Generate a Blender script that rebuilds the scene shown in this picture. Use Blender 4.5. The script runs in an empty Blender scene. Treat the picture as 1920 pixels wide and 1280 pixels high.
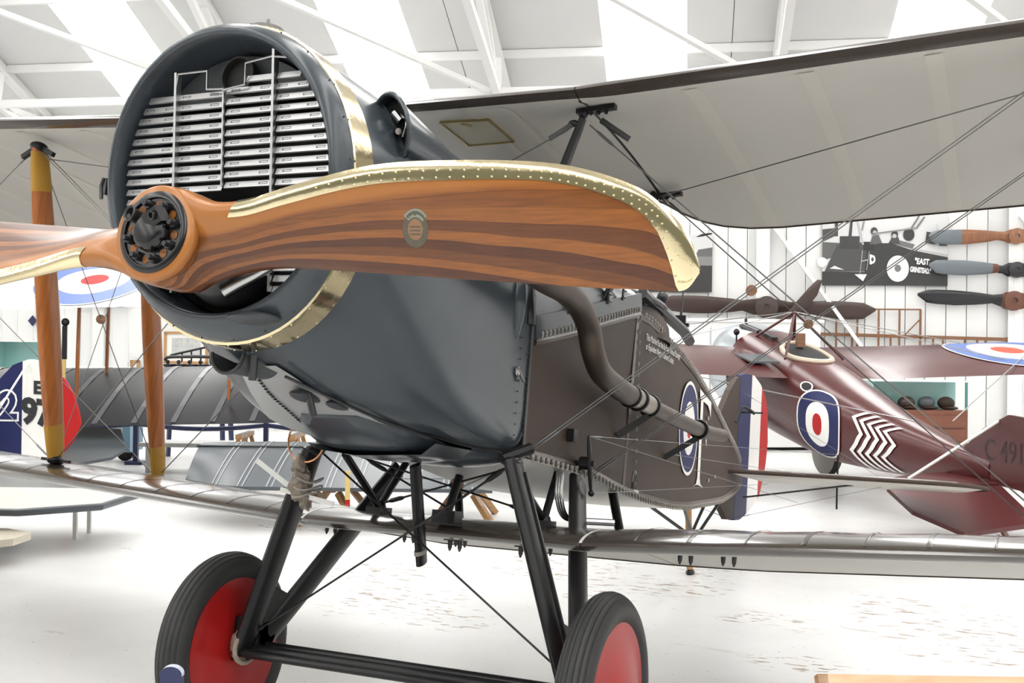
import bpy, math, random
from mathutils import Vector, Matrix
import numpy as np
random.seed(7)
PI = math.pi
SC = bpy.context.scene
COL = SC.collection

# ------------------------------------------------------------------ camera
CAM = np.array([2.086, -2.3917, 1.5923]); YAW, PIT, ROLL, FPX = 0.4234, 0.0051, 0.0129, 2092.6
def cam_axes():
    f = np.array([-math.sin(YAW)*math.cos(PIT), math.cos(YAW)*math.cos(PIT), math.sin(PIT)])
    r = np.array([math.cos(YAW), math.sin(YAW), 0.0]); u = np.cross(r, f)
    r2 = math.cos(ROLL)*r + math.sin(ROLL)*u
    return r2, np.cross(r2, f), f
CR, CU, CF = cam_axes()
cd = bpy.data.cameras.new('camera'); cam = bpy.data.objects.new('camera', cd); COL.objects.link(cam)
cd.sensor_width = 36.0; cd.lens = FPX/1920*36.0; cd.clip_start = 0.05; cd.clip_end = 200
cam.matrix_world = Matrix(((CR[0], CU[0], -CF[0], CAM[0]), (CR[1], CU[1], -CF[1], CAM[1]), (CR[2], CU[2], -CF[2], CAM[2]), (0, 0, 0, 1)))
SC.camera = cam

# ------------------------------------------------------------------ light and exposure
SC.view_settings.view_transform = 'Standard'; SC.view_settings.look = 'None'
SC.view_settings.gamma = 1.0; SC.view_settings.use_curve_mapping = False
SC.view_settings.exposure = -0.3
W = bpy.data.worlds.new('daylight'); SC.world = W; W.use_nodes = True
W.node_tree.nodes['Background'].inputs[0].default_value = (0.93, 0.97, 1.0, 1)
W.node_tree.nodes['Background'].inputs[1].default_value = 0.8
ROOFLIGHT = 7.6

# ------------------------------------------------------------------ materials
MATS = {}
def mat(name, col, rough=0.5, metal=0.0, var=0.0, vscale=8.0, bump=0.0, bscale=40.0, spec=0.5, coat=0.0, emit=None, trans=0.0):
    if name in MATS: return MATS[name]
    m = bpy.data.materials.new(name); m.use_nodes = True; nt = m.node_tree; b = nt.nodes['Principled BSDF']
    b.inputs['Base Color'].default_value = (*col, 1); b.inputs['Roughness'].default_value = rough
    b.inputs['Metallic'].default_value = metal; b.inputs['Specular IOR Level'].default_value = spec
    b.inputs['Coat Weight'].default_value = coat; b.inputs['Coat Roughness'].default_value = 0.12
    b.inputs['Transmission Weight'].default_value = trans
    if emit: b.inputs['Emission Color'].default_value = (*emit[0], 1); b.inputs['Emission Strength'].default_value = emit[1]
    if var or bump:
        tc = nt.nodes.new('ShaderNodeTexCoord')
        if var:
            n = nt.nodes.new('ShaderNodeTexNoise'); n.inputs['Scale'].default_value = vscale; n.inputs['Detail'].default_value = 6
            nt.links.new(tc.outputs['Object'], n.inputs['Vector'])
            mx = nt.nodes.new('ShaderNodeMix'); mx.data_type = 'RGBA'
            mx.inputs[6].default_value = (*[max(0, c*(1-var)) for c in col], 1); mx.inputs[7].default_value = (*[min(1, c*(1+var)) for c in col], 1)
            nt.links.new(n.outputs['Fac'], mx.inputs[0]); nt.links.new(mx.outputs[2], b.inputs['Base Color'])
        if bump:
            n2 = nt.nodes.new('ShaderNodeTexNoise'); n2.inputs['Scale'].default_value = bscale; n2.inputs['Detail'].default_value = 4
            nt.links.new(tc.outputs['Object'], n2.inputs['Vector'])
            bp = nt.nodes.new('ShaderNodeBump'); bp.inputs['Strength'].default_value = bump; bp.inputs['Distance'].default_value = 0.01
            nt.links.new(n2.outputs['Fac'], bp.inputs['Height']); nt.links.new(bp.outputs['Normal'], b.inputs['Normal'])
    MATS[name] = m; return m

def wood_prop():
    m = bpy.data.materials.new('laminated_mahogany'); m.use_nodes = True; nt = m.node_tree; b = nt.nodes['Principled BSDF']
    L = nt.links.new
    tc = nt.nodes.new('ShaderNodeTexCoord'); sp = nt.nodes.new('ShaderNodeSeparateXYZ'); L(tc.outputs['Object'], sp.inputs[0])
    n = nt.nodes.new('ShaderNodeTexNoise'); n.inputs['Scale'].default_value = 2.2; n.inputs['Detail'].default_value = 2
    mp = nt.nodes.new('ShaderNodeMapping'); mp.inputs['Scale'].default_value = (1, 5, 5); L(tc.outputs['Object'], mp.inputs[0]); L(mp.outputs[0], n.inputs[0])
    # lamination layers stacked along the shaft (local y), 16 mm each
    a = nt.nodes.new('ShaderNodeMath'); a.operation = 'MULTIPLY_ADD'; a.inputs[1].default_value = 0.012; L(n.outputs['Fac'], a.inputs[0]); L(sp.outputs['Y'], a.inputs[2])
    d = nt.nodes.new('ShaderNodeMath'); d.operation = 'DIVIDE'; d.inputs[1].default_value = 0.0140; L(a.outputs[0], d.inputs[0])
    fl = nt.nodes.new('ShaderNodeMath'); fl.operation = 'FLOOR'; L(d.outputs[0], fl.inputs[0])
    fr = nt.nodes.new('ShaderNodeMath'); fr.operation = 'FRACT'; L(d.outputs[0], fr.inputs[0])
    wn = nt.nodes.new('ShaderNodeTexWhiteNoise'); wn.noise_dimensions = '1D'; L(fl.outputs[0], wn.inputs['W'])
    rp = nt.nodes.new('ShaderNodeValToRGB'); L(wn.outputs['Value'], rp.inputs[0])
    rp.color_ramp.elements[0].position = 0.22; rp.color_ramp.elements[1].position = 0.78; rp.color_ramp.elements[0].color = (0.085, 0.024, 0.0065, 1); rp.color_ramp.elements[1].color = (0.255, 0.086, 0.018, 1)
    # fine grain
    g = nt.nodes.new('ShaderNodeTexNoise'); g.inputs['Scale'].default_value = 9; g.inputs['Detail'].default_value = 5
    mg = nt.nodes.new('ShaderNodeMapping'); mg.inputs['Scale'].default_value = (1, 14, 14); L(tc.outputs['Object'], mg.inputs[0]); L(mg.outputs[0], g.inputs[0])
    mr = nt.nodes.new('ShaderNodeMapRange'); mr.inputs[1].default_value = 0.3; mr.inputs[2].default_value = 0.7; mr.inputs[3].default_value = 0.78; mr.inputs[4].default_value = 1.15; L(g.outputs['Fac'], mr.inputs[0])
    # dark glue lines
    gl = nt.nodes.new('ShaderNodeMapRange'); gl.inputs[1].default_value = 0.0; gl.inputs[2].default_value = 0.09; gl.inputs[3].default_value = 0.62; gl.inputs[4].default_value = 1.0; L(fr.outputs[0], gl.inputs[0])
    mm = nt.nodes.new('ShaderNodeMath'); mm.operation = 'MULTIPLY'; L(mr.outputs[0], mm.inputs[0]); L(gl.outputs[0], mm.inputs[1])
    mx = nt.nodes.new('ShaderNodeMix'); mx.data_type = 'RGBA'; mx.blend_type = 'MULTIPLY'; mx.inputs[0].default_value = 1
    L(rp.outputs[0], mx.inputs[6]); cmb = nt.nodes.new('ShaderNodeCombineColor'); [L(mm.outputs[0], cmb.inputs[i]) for i in range(3)]; L(cmb.outputs[0], mx.inputs[7])
    # the outermost front lamination is coloured lighter
    ol = nt.nodes.new('ShaderNodeMapRange'); ol.inputs[1].default_value = -1.590; ol.inputs[2].default_value = -1.583; ol.inputs[3].default_value = 1.0; ol.inputs[4].default_value = 0.0; L(a.outputs[0], ol.inputs[0])
    mo = nt.nodes.new('ShaderNodeMix'); mo.data_type = 'RGBA'; mo.inputs[7].default_value = (0.36, 0.135, 0.029, 1); L(ol.outputs[0], mo.inputs[0]); L(mx.outputs[2], mo.inputs[6])
    L(mo.outputs[2], b.inputs['Base Color']); b.inputs['Roughness'].default_value = 0.30; b.inputs['Specular IOR Level'].default_value = 0.4; b.inputs['Coat Weight'].default_value = 0.12; b.inputs['Coat Roughness'].default_value = 0.08
    return m

def wood_plain(name, c0, c1, rough=0.4, scale=(3, 3, 26)):
    if name in MATS: return MATS[name]
    m = bpy.data.materials.new(name); m.use_nodes = True; nt = m.node_tree; b = nt.nodes['Principled BSDF']; L = nt.links.new
    tc = nt.nodes.new('ShaderNodeTexCoord'); mp = nt.nodes.new('ShaderNodeMapping'); mp.inputs['Scale'].default_value = scale
    n = nt.nodes.new('ShaderNodeTexNoise'); n.inputs['Scale'].default_value = 3; n.inputs['Detail'].default_value = 6
    r = nt.nodes.new('ShaderNodeValToRGB'); r.color_ramp.elements[0].position = .3; r.color_ramp.elements[1].position = .7
    r.color_ramp.elements[0].color = (*c0, 1); r.color_ramp.elements[1].color = (*c1, 1)
    L(tc.outputs['Object'], mp.inputs[0]); L(mp.outputs[0], n.inputs[0]); L(n.outputs['Fac'], r.inputs[0]); L(r.outputs[0], b.inputs['Base Color'])
    b.inputs['Roughness'].default_value = rough; b.inputs['Coat Weight'].default_value = 0.25
    MATS[name] = m; return m

PATCH = [(-1.37, 3.64, .7), (-1.98, 4.4, .6), (-.9, 5.2, .9), (-.3, 4.9, .8), (-.05, 5.75, .9), (1.6, 4.75, .9), (1.9, 4.35, .8), (-1.0, 3.4, .5), (1.05, 3.4, .35), (.8, 4.2, .5), (3.2, 5.2, .9), (-3.6, 5.6, .5)]
def floor_mat():
    m = bpy.data.materials.new('worn_white_floor_paint'); m.use_nodes = True; nt = m.node_tree; b = nt.nodes['Principled BSDF']; L = nt.links.new
    tc = nt.nodes.new('ShaderNodeTexCoord')
    def noise(sc, det, rot=0.0, stretch=(1, 1, 1), dist=0.0):
        mp = nt.nodes.new('ShaderNodeMapping'); mp.inputs['Rotation'].default_value = (0, 0, rot); mp.inputs['Scale'].default_value = stretch
        n = nt.nodes.new('ShaderNodeTexNoise'); n.inputs['Scale'].default_value = sc; n.inputs['Detail'].default_value = det; n.inputs['Distortion'].default_value = dist
        L(tc.outputs['Object'], mp.inputs[0]); L(mp.outputs[0], n.inputs[0]); return n.outputs['Fac']
    def thr(o, a, c):
        r = nt.nodes.new('ShaderNodeMapRange'); r.inputs[1].default_value = a; r.inputs[2].default_value = c; L(o, r.inputs[0]); return r.outputs[0]
    def mul(a, c):
        q = nt.nodes.new('ShaderNodeMath'); q.operation = 'MULTIPLY'; L(a, q.inputs[0]); L(c, q.inputs[1]); return q.outputs[0]
    acc = None     # places where traffic has worn the paint through
    for cx, cy, rr in PATCH:
        vm = nt.nodes.new('ShaderNodeVectorMath'); vm.operation = 'DISTANCE'; vm.inputs[1].default_value = (cx, cy, 0); L(tc.outputs['Object'], vm.inputs[0])
        mrg = nt.nodes.new('ShaderNodeMapRange'); mrg.inputs[1].default_value = rr; mrg.inputs[2].default_value = rr*0.35; L(vm.outputs['Value'], mrg.inputs[0])
        if acc is None: acc = mrg.outputs[0]
        else:
            q = nt.nodes.new('ShaderNodeMath'); q.operation = 'MAXIMUM'; L(acc, q.inputs[0]); L(mrg.outputs[0], q.inputs[1]); acc = q.outputs[0]
    sm = nt.nodes.new('ShaderNodeMath'); sm.operation = 'MULTIPLY_ADD'; sm.inputs[1].default_value = 0.34; L(acc, sm.inputs[0]); L(noise(1.6, 3), sm.inputs[2])
    big = thr(sm.outputs[0], 0.64, 0.78)
    chip = thr(noise(9.0, 8, 0.35, (1, 2.6, 1), 0.4), 0.53, 0.555)
    line = thr(noise(5.0, 8, -0.5, (1, 4, 1)), 0.50, 0.54)
    mask = mul(mul(big, chip), line)
    spots = thr(noise(26, 2, 0.2, (1, 2, 1)), 0.725, 0.735)
    mxm = nt.nodes.new('ShaderNodeMath'); mxm.operation = 'MAXIMUM'; L(mask, mxm.inputs[0]); L(spots, mxm.inputs[1])
    paint = nt.nodes.new('ShaderNodeMix'); paint.data_type = 'RGBA'; paint.inputs[6].default_value = (0.66, 0.66, 0.655, 1); paint.inputs[7].default_value = (0.78, 0.78, 0.775, 1); L(thr(noise(1.2, 6), .3, .7), paint.inputs[0])
    bare = nt.nodes.new('ShaderNodeMix'); bare.data_type = 'RGBA'; bare.inputs[6].default_value = (0.24, 0.18, 0.13, 1); bare.inputs[7].default_value = (0.40, 0.32, 0.26, 1); L(noise(14, 4), bare.inputs[0])
    fin = nt.nodes.new('ShaderNodeMix'); fin.data_type = 'RGBA'; L(mxm.outputs[0], fin.inputs[0]); L(paint.outputs[2], fin.inputs[6]); L(bare.outputs[2], fin.inputs[7])
    L(fin.outputs[2], b.inputs['Base Color'])
    b.inputs['Roughness'].default_value = 0.32
    bmp = nt.nodes.new('ShaderNodeBump'); bmp.inputs['Strength'].default_value = 0.12; bmp.inputs['Distance'].default_value = 0.004
    L(noise(30, 5, 0.4, (1, 5, 1)), bmp.inputs['Height']); L(bmp.outputs['Normal'], b.inputs['Normal'])
    return m

M_wood = wood_prop()
M_grey = mat('blue_grey_cowl_paint', (0.042, 0.052, 0.061), 0.24, var=0.10, vscale=5, bump=0.04, bscale=5)
M_greyin = mat('dark_radiator_housing', (0.035, 0.04, 0.045), 0.5)
M_brass = mat('polished_brass', (0.76, 0.65, 0.42), 0.13, 1.0, bump=0.12, bscale=16)
M_brass2 = mat('dull_brass', (0.40, 0.32, 0.16), 0.35, 1.0)
M_slat = mat('dull_aluminium_slat', (0.42, 0.42, 0.42), 0.38, 1.0, var=0.15, vscale=20)
M_black = mat('black_enamel', (0.012, 0.012, 0.013), 0.30, var=0.2, vscale=20, spec=0.3)
M_steel = mat('dark_steel', (0.05, 0.05, 0.052), 0.35, 0.6, var=0.2, vscale=30)
M_bright = mat('bright_steel', (0.45, 0.45, 0.45), 0.25, 1.0)
M_wire = mat('wire_steel', (0.17, 0.17, 0.17), 0.35, 0.8)
M_brown = mat('brown_doped_fabric', (0.046, 0.029, 0.021), 0.55, var=0.12, vscale=3, bump=0.05, bscale=300, spec=0.25)
M_dope = mat('glossy_brown_dope', (0.060, 0.048, 0.040), 0.22, var=0.10, vscale=3, coat=1.0, spec=0.8)
M_cream = mat('cream_doped_linen', (0.58, 0.56, 0.51), 0.45, var=0.04, vscale=2, bump=0.04, bscale=250)
M_tape = mat('linen_rib_tape', (0.63, 0.60, 0.535), 0.5, bump=0.05, bscale=200)
M_dtape = mat('brown_rib_tape', (0.085, 0.070, 0.060), 0.25)
M_exh = mat('sooty_exhaust_steel', (0.085, 0.066, 0.054), 0.48, 0.6, var=0.3, vscale=9)
M_exh2 = mat('bare_exhaust_joint', (0.30, 0.27, 0.24), 0.4, 0.8)
M_strut = wood_plain('varnished_strut_wood', (0.29, 0.085, 0.017), (0.44, 0.145, 0.030), 0.36, (14, 14, 1.2))
M_bind = mat('ochre_cord_binding', (0.42, 0.22, 0.022), 0.5, bump=0.3, bscale=120)
M_rubber = mat('tyre_rubber', (0.023, 0.023, 0.023), 0.55, var=0.2, vscale=12)
M_red = mat('red_wheel_paint', (0.36, 0.010, 0.010), 0.36, var=0.25, vscale=4, spec=0.35)
M_white = mat('white_marking_paint', (0.80, 0.79, 0.76), 0.4)
M_blue = mat('roundel_blue_paint', (0.013, 0.018, 0.085), 0.5, spec=0.25)
M_mred = mat('marking_red_paint', (0.42, 0.012, 0.012), 0.5, spec=0.25)
M_cord = mat('lacing_cord', (0.30, 0.28, 0.25), 0.6)
M_wall = mat('white_wall_boards', (0.80, 0.80, 0.79), 0.5, var=0.03, vscale=1.5)
M_wsteel = mat('white_painted_steel', (0.82, 0.82, 0.80), 0.4)
M_roof = mat('pale_roof_lining', (0.70, 0.70, 0.69), 0.6, var=0.03, vscale=1)
M_floor = floor_mat()
M_glow = mat('translucent_rooflight', (0.9, 0.9, 0.9), 0.5, emit=((1.0, 0.99, 0.97), ROOFLIGHT))
M_dred = mat('dark_red_doped_fabric', (0.078, 0.014, 0.014), 0.26, var=0.12, vscale=2.5)
M_silver = mat('silver_metal_cowl', (0.55, 0.60, 0.64), 0.28, 0.85)
M_char = mat('charcoal_doped_fabric', (0.022, 0.022, 0.026), 0.38, var=0.15, vscale=2, spec=0.3)
M_silgrey = mat('grey_doped_fabric', (0.075, 0.085, 0.095), 0.32, var=0.1, vscale=2)
M_glass = mat('mint_display_glass', (0.34, 0.60, 0.57), 0.08, spec=0.6)
M_navy = mat('navy_paint', (0.022, 0.028, 0.085), 0.4)
M_frame = wood_plain('light_wood_frame', (0.38, 0.19, 0.07), (0.52, 0.29, 0.12), 0.45)
M_brownw = wood_plain('brown_wing_spar_wood', (0.15, 0.062, 0.026), (0.24, 0.105, 0.045), 0.5)
M_dkprop = mat('dark_brown_prop_varnish', (0.052, 0.030, 0.024), 0.35, var=0.2, vscale=4)

# ------------------------------------------------------------------ mesh helpers
V3 = lambda *p: np.array(p, float)
def obj(name, vf, material, parent=None, smooth=True, angle=None):
    V, F = vf[0], vf[1]
    me = bpy.data.meshes.new(name)
    me.from_pydata([tuple(float(c) for c in v) for v in V], [], [tuple(f) for f in F])
    ms = material if isinstance(material, (list, tuple)) else [material]
    for m in ms: me.materials.append(m)
    if len(vf) > 2:
        me.polygons.foreach_set('material_index', vf[2])
    if smooth: me.polygons.foreach_set('use_smooth', [True]*len(me.polygons))
    me.update()
    if smooth:
        try: me.set_sharp_from_angle(angle=math.radians(angle or 40))
        except Exception: pass
    o = bpy.data.objects.new(name, me); COL.objects.link(o)
    if parent is not None: o.parent = parent
    return o
def tag(o, label=None, cat=None, group=None, kind=None):
    if label: o['label'] = label
    if cat: o['category'] = cat
    if group: o['group'] = group
    if kind: o['kind'] = kind
    return o
def root(name, label, cat, loc=(0, 0, 0), rot=(0, 0, 0), group=None):
    o = bpy.data.objects.new(name, None); COL.objects.link(o); o.empty_display_size = 0.2
    o.location = loc; o.rotation_euler = rot
    return tag(o, label, cat, group)
def merge(*ms):
    V, F, I = [], [], []
    for m in ms:
        n = len(V); V.extend(list(m[0])); F.extend([tuple(i+n for i in f) for f in m[1]])
        I.extend(list(m[2]) if len(m) > 2 else [0]*len(m[1]))
    return V, F, I
def setm(m, i): return m[0], m[1], [i]*len(m[1])
def unit(v): v = np.asarray(v, float); return v/(np.linalg.norm(v)+1e-12)
def frame(d):
    d = unit(d); a = V3(0, 0, 1) if abs(d[2]) < 0.9 else V3(1, 0, 0)
    x = unit(np.cross(a, d)); return x, np.cross(d, x), d
def loft(secs, closed=True, cap0=True, cap1=True):
    n = len(secs[0]); V = [p for s in secs for p in s]; F = []
    m = n if closed else n-1
    for i in range(len(secs)-1):
        for j in range(m):
            k = (j+1) % n; F.append((i*n+j, i*n+k, (i+1)*n+k, (i+1)*n+j))
    if cap0: F.append(tuple(range(n-1, -1, -1)))
    if cap1: F.append(tuple((len(secs)-1)*n+j for j in range(n)))
    return V, F
def tube(pts, r, n=8, cap=True):
    pts = [np.asarray(p, float) for p in pts]; secs = []; x = None
    for i, p in enumerate(pts):
        d = unit(pts[min(i+1, len(pts)-1)]-pts[max(i-1, 0)])
        if x is None: x, y, _ = frame(d)
        else: x = unit(x-d*np.dot(x, d)); y = np.cross(d, x)
        rr = r[i] if isinstance(r, (list, tuple)) else r
        secs.append([p+rr*(math.cos(2*PI*k/n)*x+math.sin(2*PI*k/n)*y) for k in range(n)])
    return loft(secs, True, cap, cap)
def smoothpath(pts, k=6):
    P = [np.asarray(p, float) for p in pts]; Q = [P[0]+(P[0]-P[1])]+P+[P[-1]+(P[-1]-P[-2])]; out = []
    for i in range(1, len(Q)-2):
        for j in range(k):
            t = j/k; a, b, c, d = Q[i-1], Q[i], Q[i+1], Q[i+2]
            out.append(0.5*((2*b)+(-a+c)*t+(2*a-5*b+4*c-d)*t*t+(-a+3*b-3*c+d)*t**3))
    out.append(P[-1]); return out
def strut(p0, p1, chord, thick, cdir, taper=1.0, n=14, segs=8):
    """streamlined strut, chord measured along cdir, ends narrowed by taper"""
    p0, p1 = np.asarray(p0, float), np.asarray(p1, float); d = unit(p1-p0)
    c = unit(np.asarray(cdir, float)-d*np.dot(cdir, d)); t = np.cross(d, c); secs = []
    for i in range(segs+1):
        f = i/segs; k = taper+(1-taper)*math.sin(PI*f)**0.6; q = p0+(p1-p0)*f
        secs.append([q+c*chord/2*k*math.cos(2*PI*j/n)+t*thick/2*k*math.sin(2*PI*j/n)*(1.0 if math.cos(2*PI*j/n) < 0 else 0.85) for j in range(n)])
    return loft(secs)
def box(c, s, ax=None):
    """box centre c, full sizes s, optional axes (3 vectors)"""
    c = np.asarray(c, float); ax = ax or (V3(1, 0, 0), V3(0, 1, 0), V3(0, 0, 1)); V = []
    for k in (-1, 1):
        for j in (-1, 1):
            for i in (-1, 1): V.append(c+ax[0]*i*s[0]/2+ax[1]*j*s[1]/2+ax[2]*k*s[2]/2)
    return V, [(0, 2, 3, 1), (4, 5, 7, 6), (0, 1, 5, 4), (2, 6, 7, 3), (0, 4, 6, 2), (1, 3, 7, 5)]
def bar(p0, p1, w, h, up=(0, 0, 1)):
    p0, p1 = np.asarray(p0, float), np.asarray(p1, float); d = unit(p1-p0); L = np.linalg.norm(p1-p0)
    u = np.asarray(up, float); u = u-d*np.dot(u, d)
    if np.linalg.norm(u) < 1e-4: u = frame(d)[0]
    u = unit(u); s = np.cross(d, u)
    return box((p0+p1)/2, (L, w, h), (d, s, u))
def lathe(prof, c, axis, n=32, closedprof=False):
    """prof: list (radius, along axis)"""
    x, y, a = frame(axis); c = np.asarray(c, float)
    secs = [[c+a*h+r*(math.cos(2*PI*k/n)*x+math.sin(2*PI*k/n)*y) for k in range(n)] for r, h in prof]
    if closedprof: secs.append(secs[0]); return loft(secs, True, False, False)
    return loft(secs, True, prof[0][0] > 1e-5, prof[-1][0] > 1e-5)
def prism(poly, fn, th, nrm):
    """poly 2d list -> fn(a,b) 3d, extruded by th along nrm"""
    nrm = np.asarray(nrm, float); A = [np.asarray(fn(*p), float) for p in poly]; Bk = [a-nrm*th for a in A]; n = len(A)
    F = [tuple(range(n)), tuple(range(2*n-1, n-1, -1))]+[(i, i+n, (i+1) % n+n, (i+1) % n) for i in range(n)]
    return A+Bk, F
def sheet(poly, fn):
    A = [np.asarray(fn(*p), float) for p in poly]; return A, [tuple(range(len(A)))]
def ring2d(r0, r1, fn, n=40, a0=0, a1=2*PI):
    V = []; F = []
    for k in range(n+1):
        a = a0+(a1-a0)*k/n
        V.append(np.asarray(fn(r0*math.cos(a), r0*math.sin(a)), float)); V.append(np.asarray(fn(r1*math.cos(a), r1*math.sin(a)), float))
    for k in range(n): F.append((2*k, 2*k+1, 2*k+3, 2*k+2))
    return V, F
def ball(c, r, n=10, m=6, s=(1, 1, 1)):
    prof = []
    c = np.asarray(c, float); secs = []
    for i in range(m+1):
        t = PI*i/m; rr = max(1e-4, math.sin(t)); secs.append([c+r*V3(s[0]*rr*math.cos(2*PI*k/n), s[1]*rr*math.sin(2*PI*k/n), -s[2]*math.cos(t)) for k in range(n)])
    return loft(secs)
def textmesh(s, size, fn, spacing=1.0, shear=0.0, bold=0.0):
    """text laid out in 2d (origin left, baseline) and mapped through fn(a,b)"""
    cu = bpy.data.curves.new('txt', 'FONT'); cu.body = s; cu.size = size; cu.space_character = spacing; cu.shear = shear; cu.resolution_u = 3; cu.offset = bold
    o = bpy.data.objects.new('txt', cu); COL.objects.link(o); dg = bpy.context.evaluated_depsgraph_get()
    me = bpy.data.meshes.new_from_object(o.evaluated_get(dg))
    V = [np.asarray(fn(v.co.x, v.co.y), float) for v in me.vertices]; F = [tuple(p.vertices) for p in me.polygons]
    bpy.data.objects.remove(o); bpy.data.curves.remove(cu); bpy.data.meshes.remove(me); return V, F
def dupe(o, parent, loc):
    c = o.copy(); COL.objects.link(c); c.parent = parent; c.location = loc; return c
def at(px, py, depth):
    return CAM+(CF+CR*(px-960)/FPX+CU*(640-py)/FPX)*depth

# ================================================================== THE HANGAR
HN = V3(-math.sin(math.radians(15)), math.cos(math.radians(15)), 0); HR = V3(HN[1], -HN[0], 0)
def hw(s, d, z=0.0): return V3(CAM[0], CAM[1], 0)+HR*s+HN*d+V3(0, 0, z)
HROT = math.atan2(HR[1], HR[0])
DW, EAVE, SLOPE, RIDGE, SL, SR, DB = 19.5, 4.8, 0.404, 7.0, -17.0, 13.0, -6.0
def roofz(d): return EAVE+SLOPE*(DW-d) if d > RIDGE else EAVE+SLOPE*(DW-RIDGE)-SLOPE*(RIDGE-d)
def hroot(name, s, d, z, **k):
    o = bpy.data.objects.new(name, None); COL.objects.link(o); o.location = hw(s, d, z); o.rotation_euler = (0, 0, HROT); o['kind'] = 'structure'; return o
def hmesh(name, vf, m, parent=None, smooth=False):
    o = obj(name, vf, m, parent, smooth)
    if parent is None: o['kind'] = 'structure'
    return o

hmesh('floor', box(hw((SL+SR)/2, (DW+DB)/2, -0.1), (SR-SL+0.4, DW-DB+6, 0.2), (HR, HN, V3(0, 0, 1))), M_floor)
# back wall of upright boards
wb = hroot('wall_back', 0, DW, 0)
obj('wall_core', box((0, 0.16, EAVE/2), (SR-SL, 0.2, EAVE)), M_wall, wb, False).location.x = (SR+SL)/2
bd = obj('board', merge(box((0, 0.03, EAVE/2), (0.315, 0.06, EAVE)), box((-0.145, -0.006, EAVE/2), (0.022, 0.03, EAVE))), M_wall, wb, False)
nb = int((SR-SL)/0.325)
for i in range(nb):
    x = SL+0.17+i*0.325
    if i == 0: bd.location = (x, 0, 0)
    else: dupe(bd, wb, (x, 0, 0))
hmesh('wall_left', box(hw(SL-0.1, (DW+DB)/2, EAVE/2), (0.2, DW-DB, EAVE), (HR, HN, V3(0, 0, 1))), M_wall)
hmesh('wall_right', box(hw(SR+0.1, (DW+DB)/2, EAVE/2), (0.2, DW-DB, EAVE), (HR, HN, V3(0, 0, 1))), M_wall)
# gable ends above the side walls
for nm, s in (('wall_left_gable', SL-0.1), ('wall_right_gable', SR+0.1)):
    hmesh(nm, prism([(DB, EAVE-0.3), (DW, EAVE), (RIDGE, roofz(RIDGE))], lambda a, b, s=s: hw(s, a, b), 0.1, HR), M_wall)
# front wall, unseen: dark doors and open gap added for reflections and frontal light
M_door = mat('added_dark_door', (0.15, 0.16, 0.13), 0.5)
wf = hroot('wall_front', 0, DB, 0)
for a, b in ((SL, -11.0), (9.0, SR)): obj('wall_pier', box(((a+b)/2, -.1, EAVE/2-.2), (b-a, .2, EAVE-.4)), M_wall, wf, False)
obj('lintel', box(((SL+SR)/2, -.1, EAVE-.45), (SR-SL, .22, .6)), M_wall, wf, False)
for k, a in enumerate((-11.0, -7.7, -4.4, -1.1, 5.7)):
    obj('added_door_leaf', box((a+1.65, -.25-.1*(k % 2), 2.1), (3.3, .08, 4.2)), M_door, wf, False)
# rafters, bays
BAY, S0 = 4.05, -2.91       # column spacing and the column left of centre
rs = [S0+BAY*k for k in range(-3, 4)]
ce = hroot('ceiling', 0, 0, 0)
def rp(s, d, up=0.0):
    return V3(s, d, roofz(d)+up)
# roof lining panels between purlins, with a rooflight strip in each bay
PD = [DW-0.05-1.5*k for k in range(0, 9)]; PD = [d for d in PD if d > RIDGE]+[RIDGE]
PD2 = [RIDGE-2.15*k for k in range(0, 7)]  # unseen front slope; its rooflight rows are added for light from above
def panel(s0, s1, d0, d1, m, nm):
    z0, z1 = roofz(d0), roofz(d1)
    V = [V3(s0, d0, z0), V3(s1, d0, z0), V3(s1, d1, z1), V3(s0, d1, z1)]; V = V+[v+V3(0, 0, 0.06) for v in V]
    return obj(nm, (V, [(0, 3, 2, 1), (4, 5, 6, 7), (0, 1, 5, 4), (1, 2, 6, 5), (2, 3, 7, 6), (3, 0, 4, 7)]), m, ce, False)
RLW = 1.22
edges = [SL]+rs+[SR]
for i in range(len(edges)-1):
    a, b = edges[i], edges[i+1]
    if b-a < 2.6: cuts = [(a, b, M_roof)]
    else:
        c = a+BAY*.53 if i > 0 else b-BAY*.47
        c0, c1 = c-RLW/2, c+RLW/2
        mid = (c1+b)/2
        cuts = [(a, c0, M_roof), (c0, c1, M_glow), (c1, mid-0.006, M_roof), (mid+0.006, b, M_roof)]
    for (q0, q1, m) in cuts:
        if q1-q0 < 0.05: continue
        for PDx in (PD, PD2):
            for k in range(len(PDx)-1):
                mm = m; panel(q0, q1, PDx[k], PDx[k+1], mm, 'rooflight_panel' if mm is M_glow else 'roof_panel')
obj('roof_deck', merge(*[(lambda V: (V, [(0, 1, 2, 3)]))([rp(SL, d0, .12), rp(SR, d0, .12), rp(SR, d1, .12), rp(SL, d1, .12)]) for d0, d1 in ((DW, RIDGE), (RIDGE, DB))]), M_roof, ce, False)
for PDx in (PD, PD2):
    for d in PDx[1:]:
        obj('purlin', box(((SL+SR)/2, d, roofz(d)-0.06), (SR-SL, 0.06, 0.12)), M_wsteel, ce, False)
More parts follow.
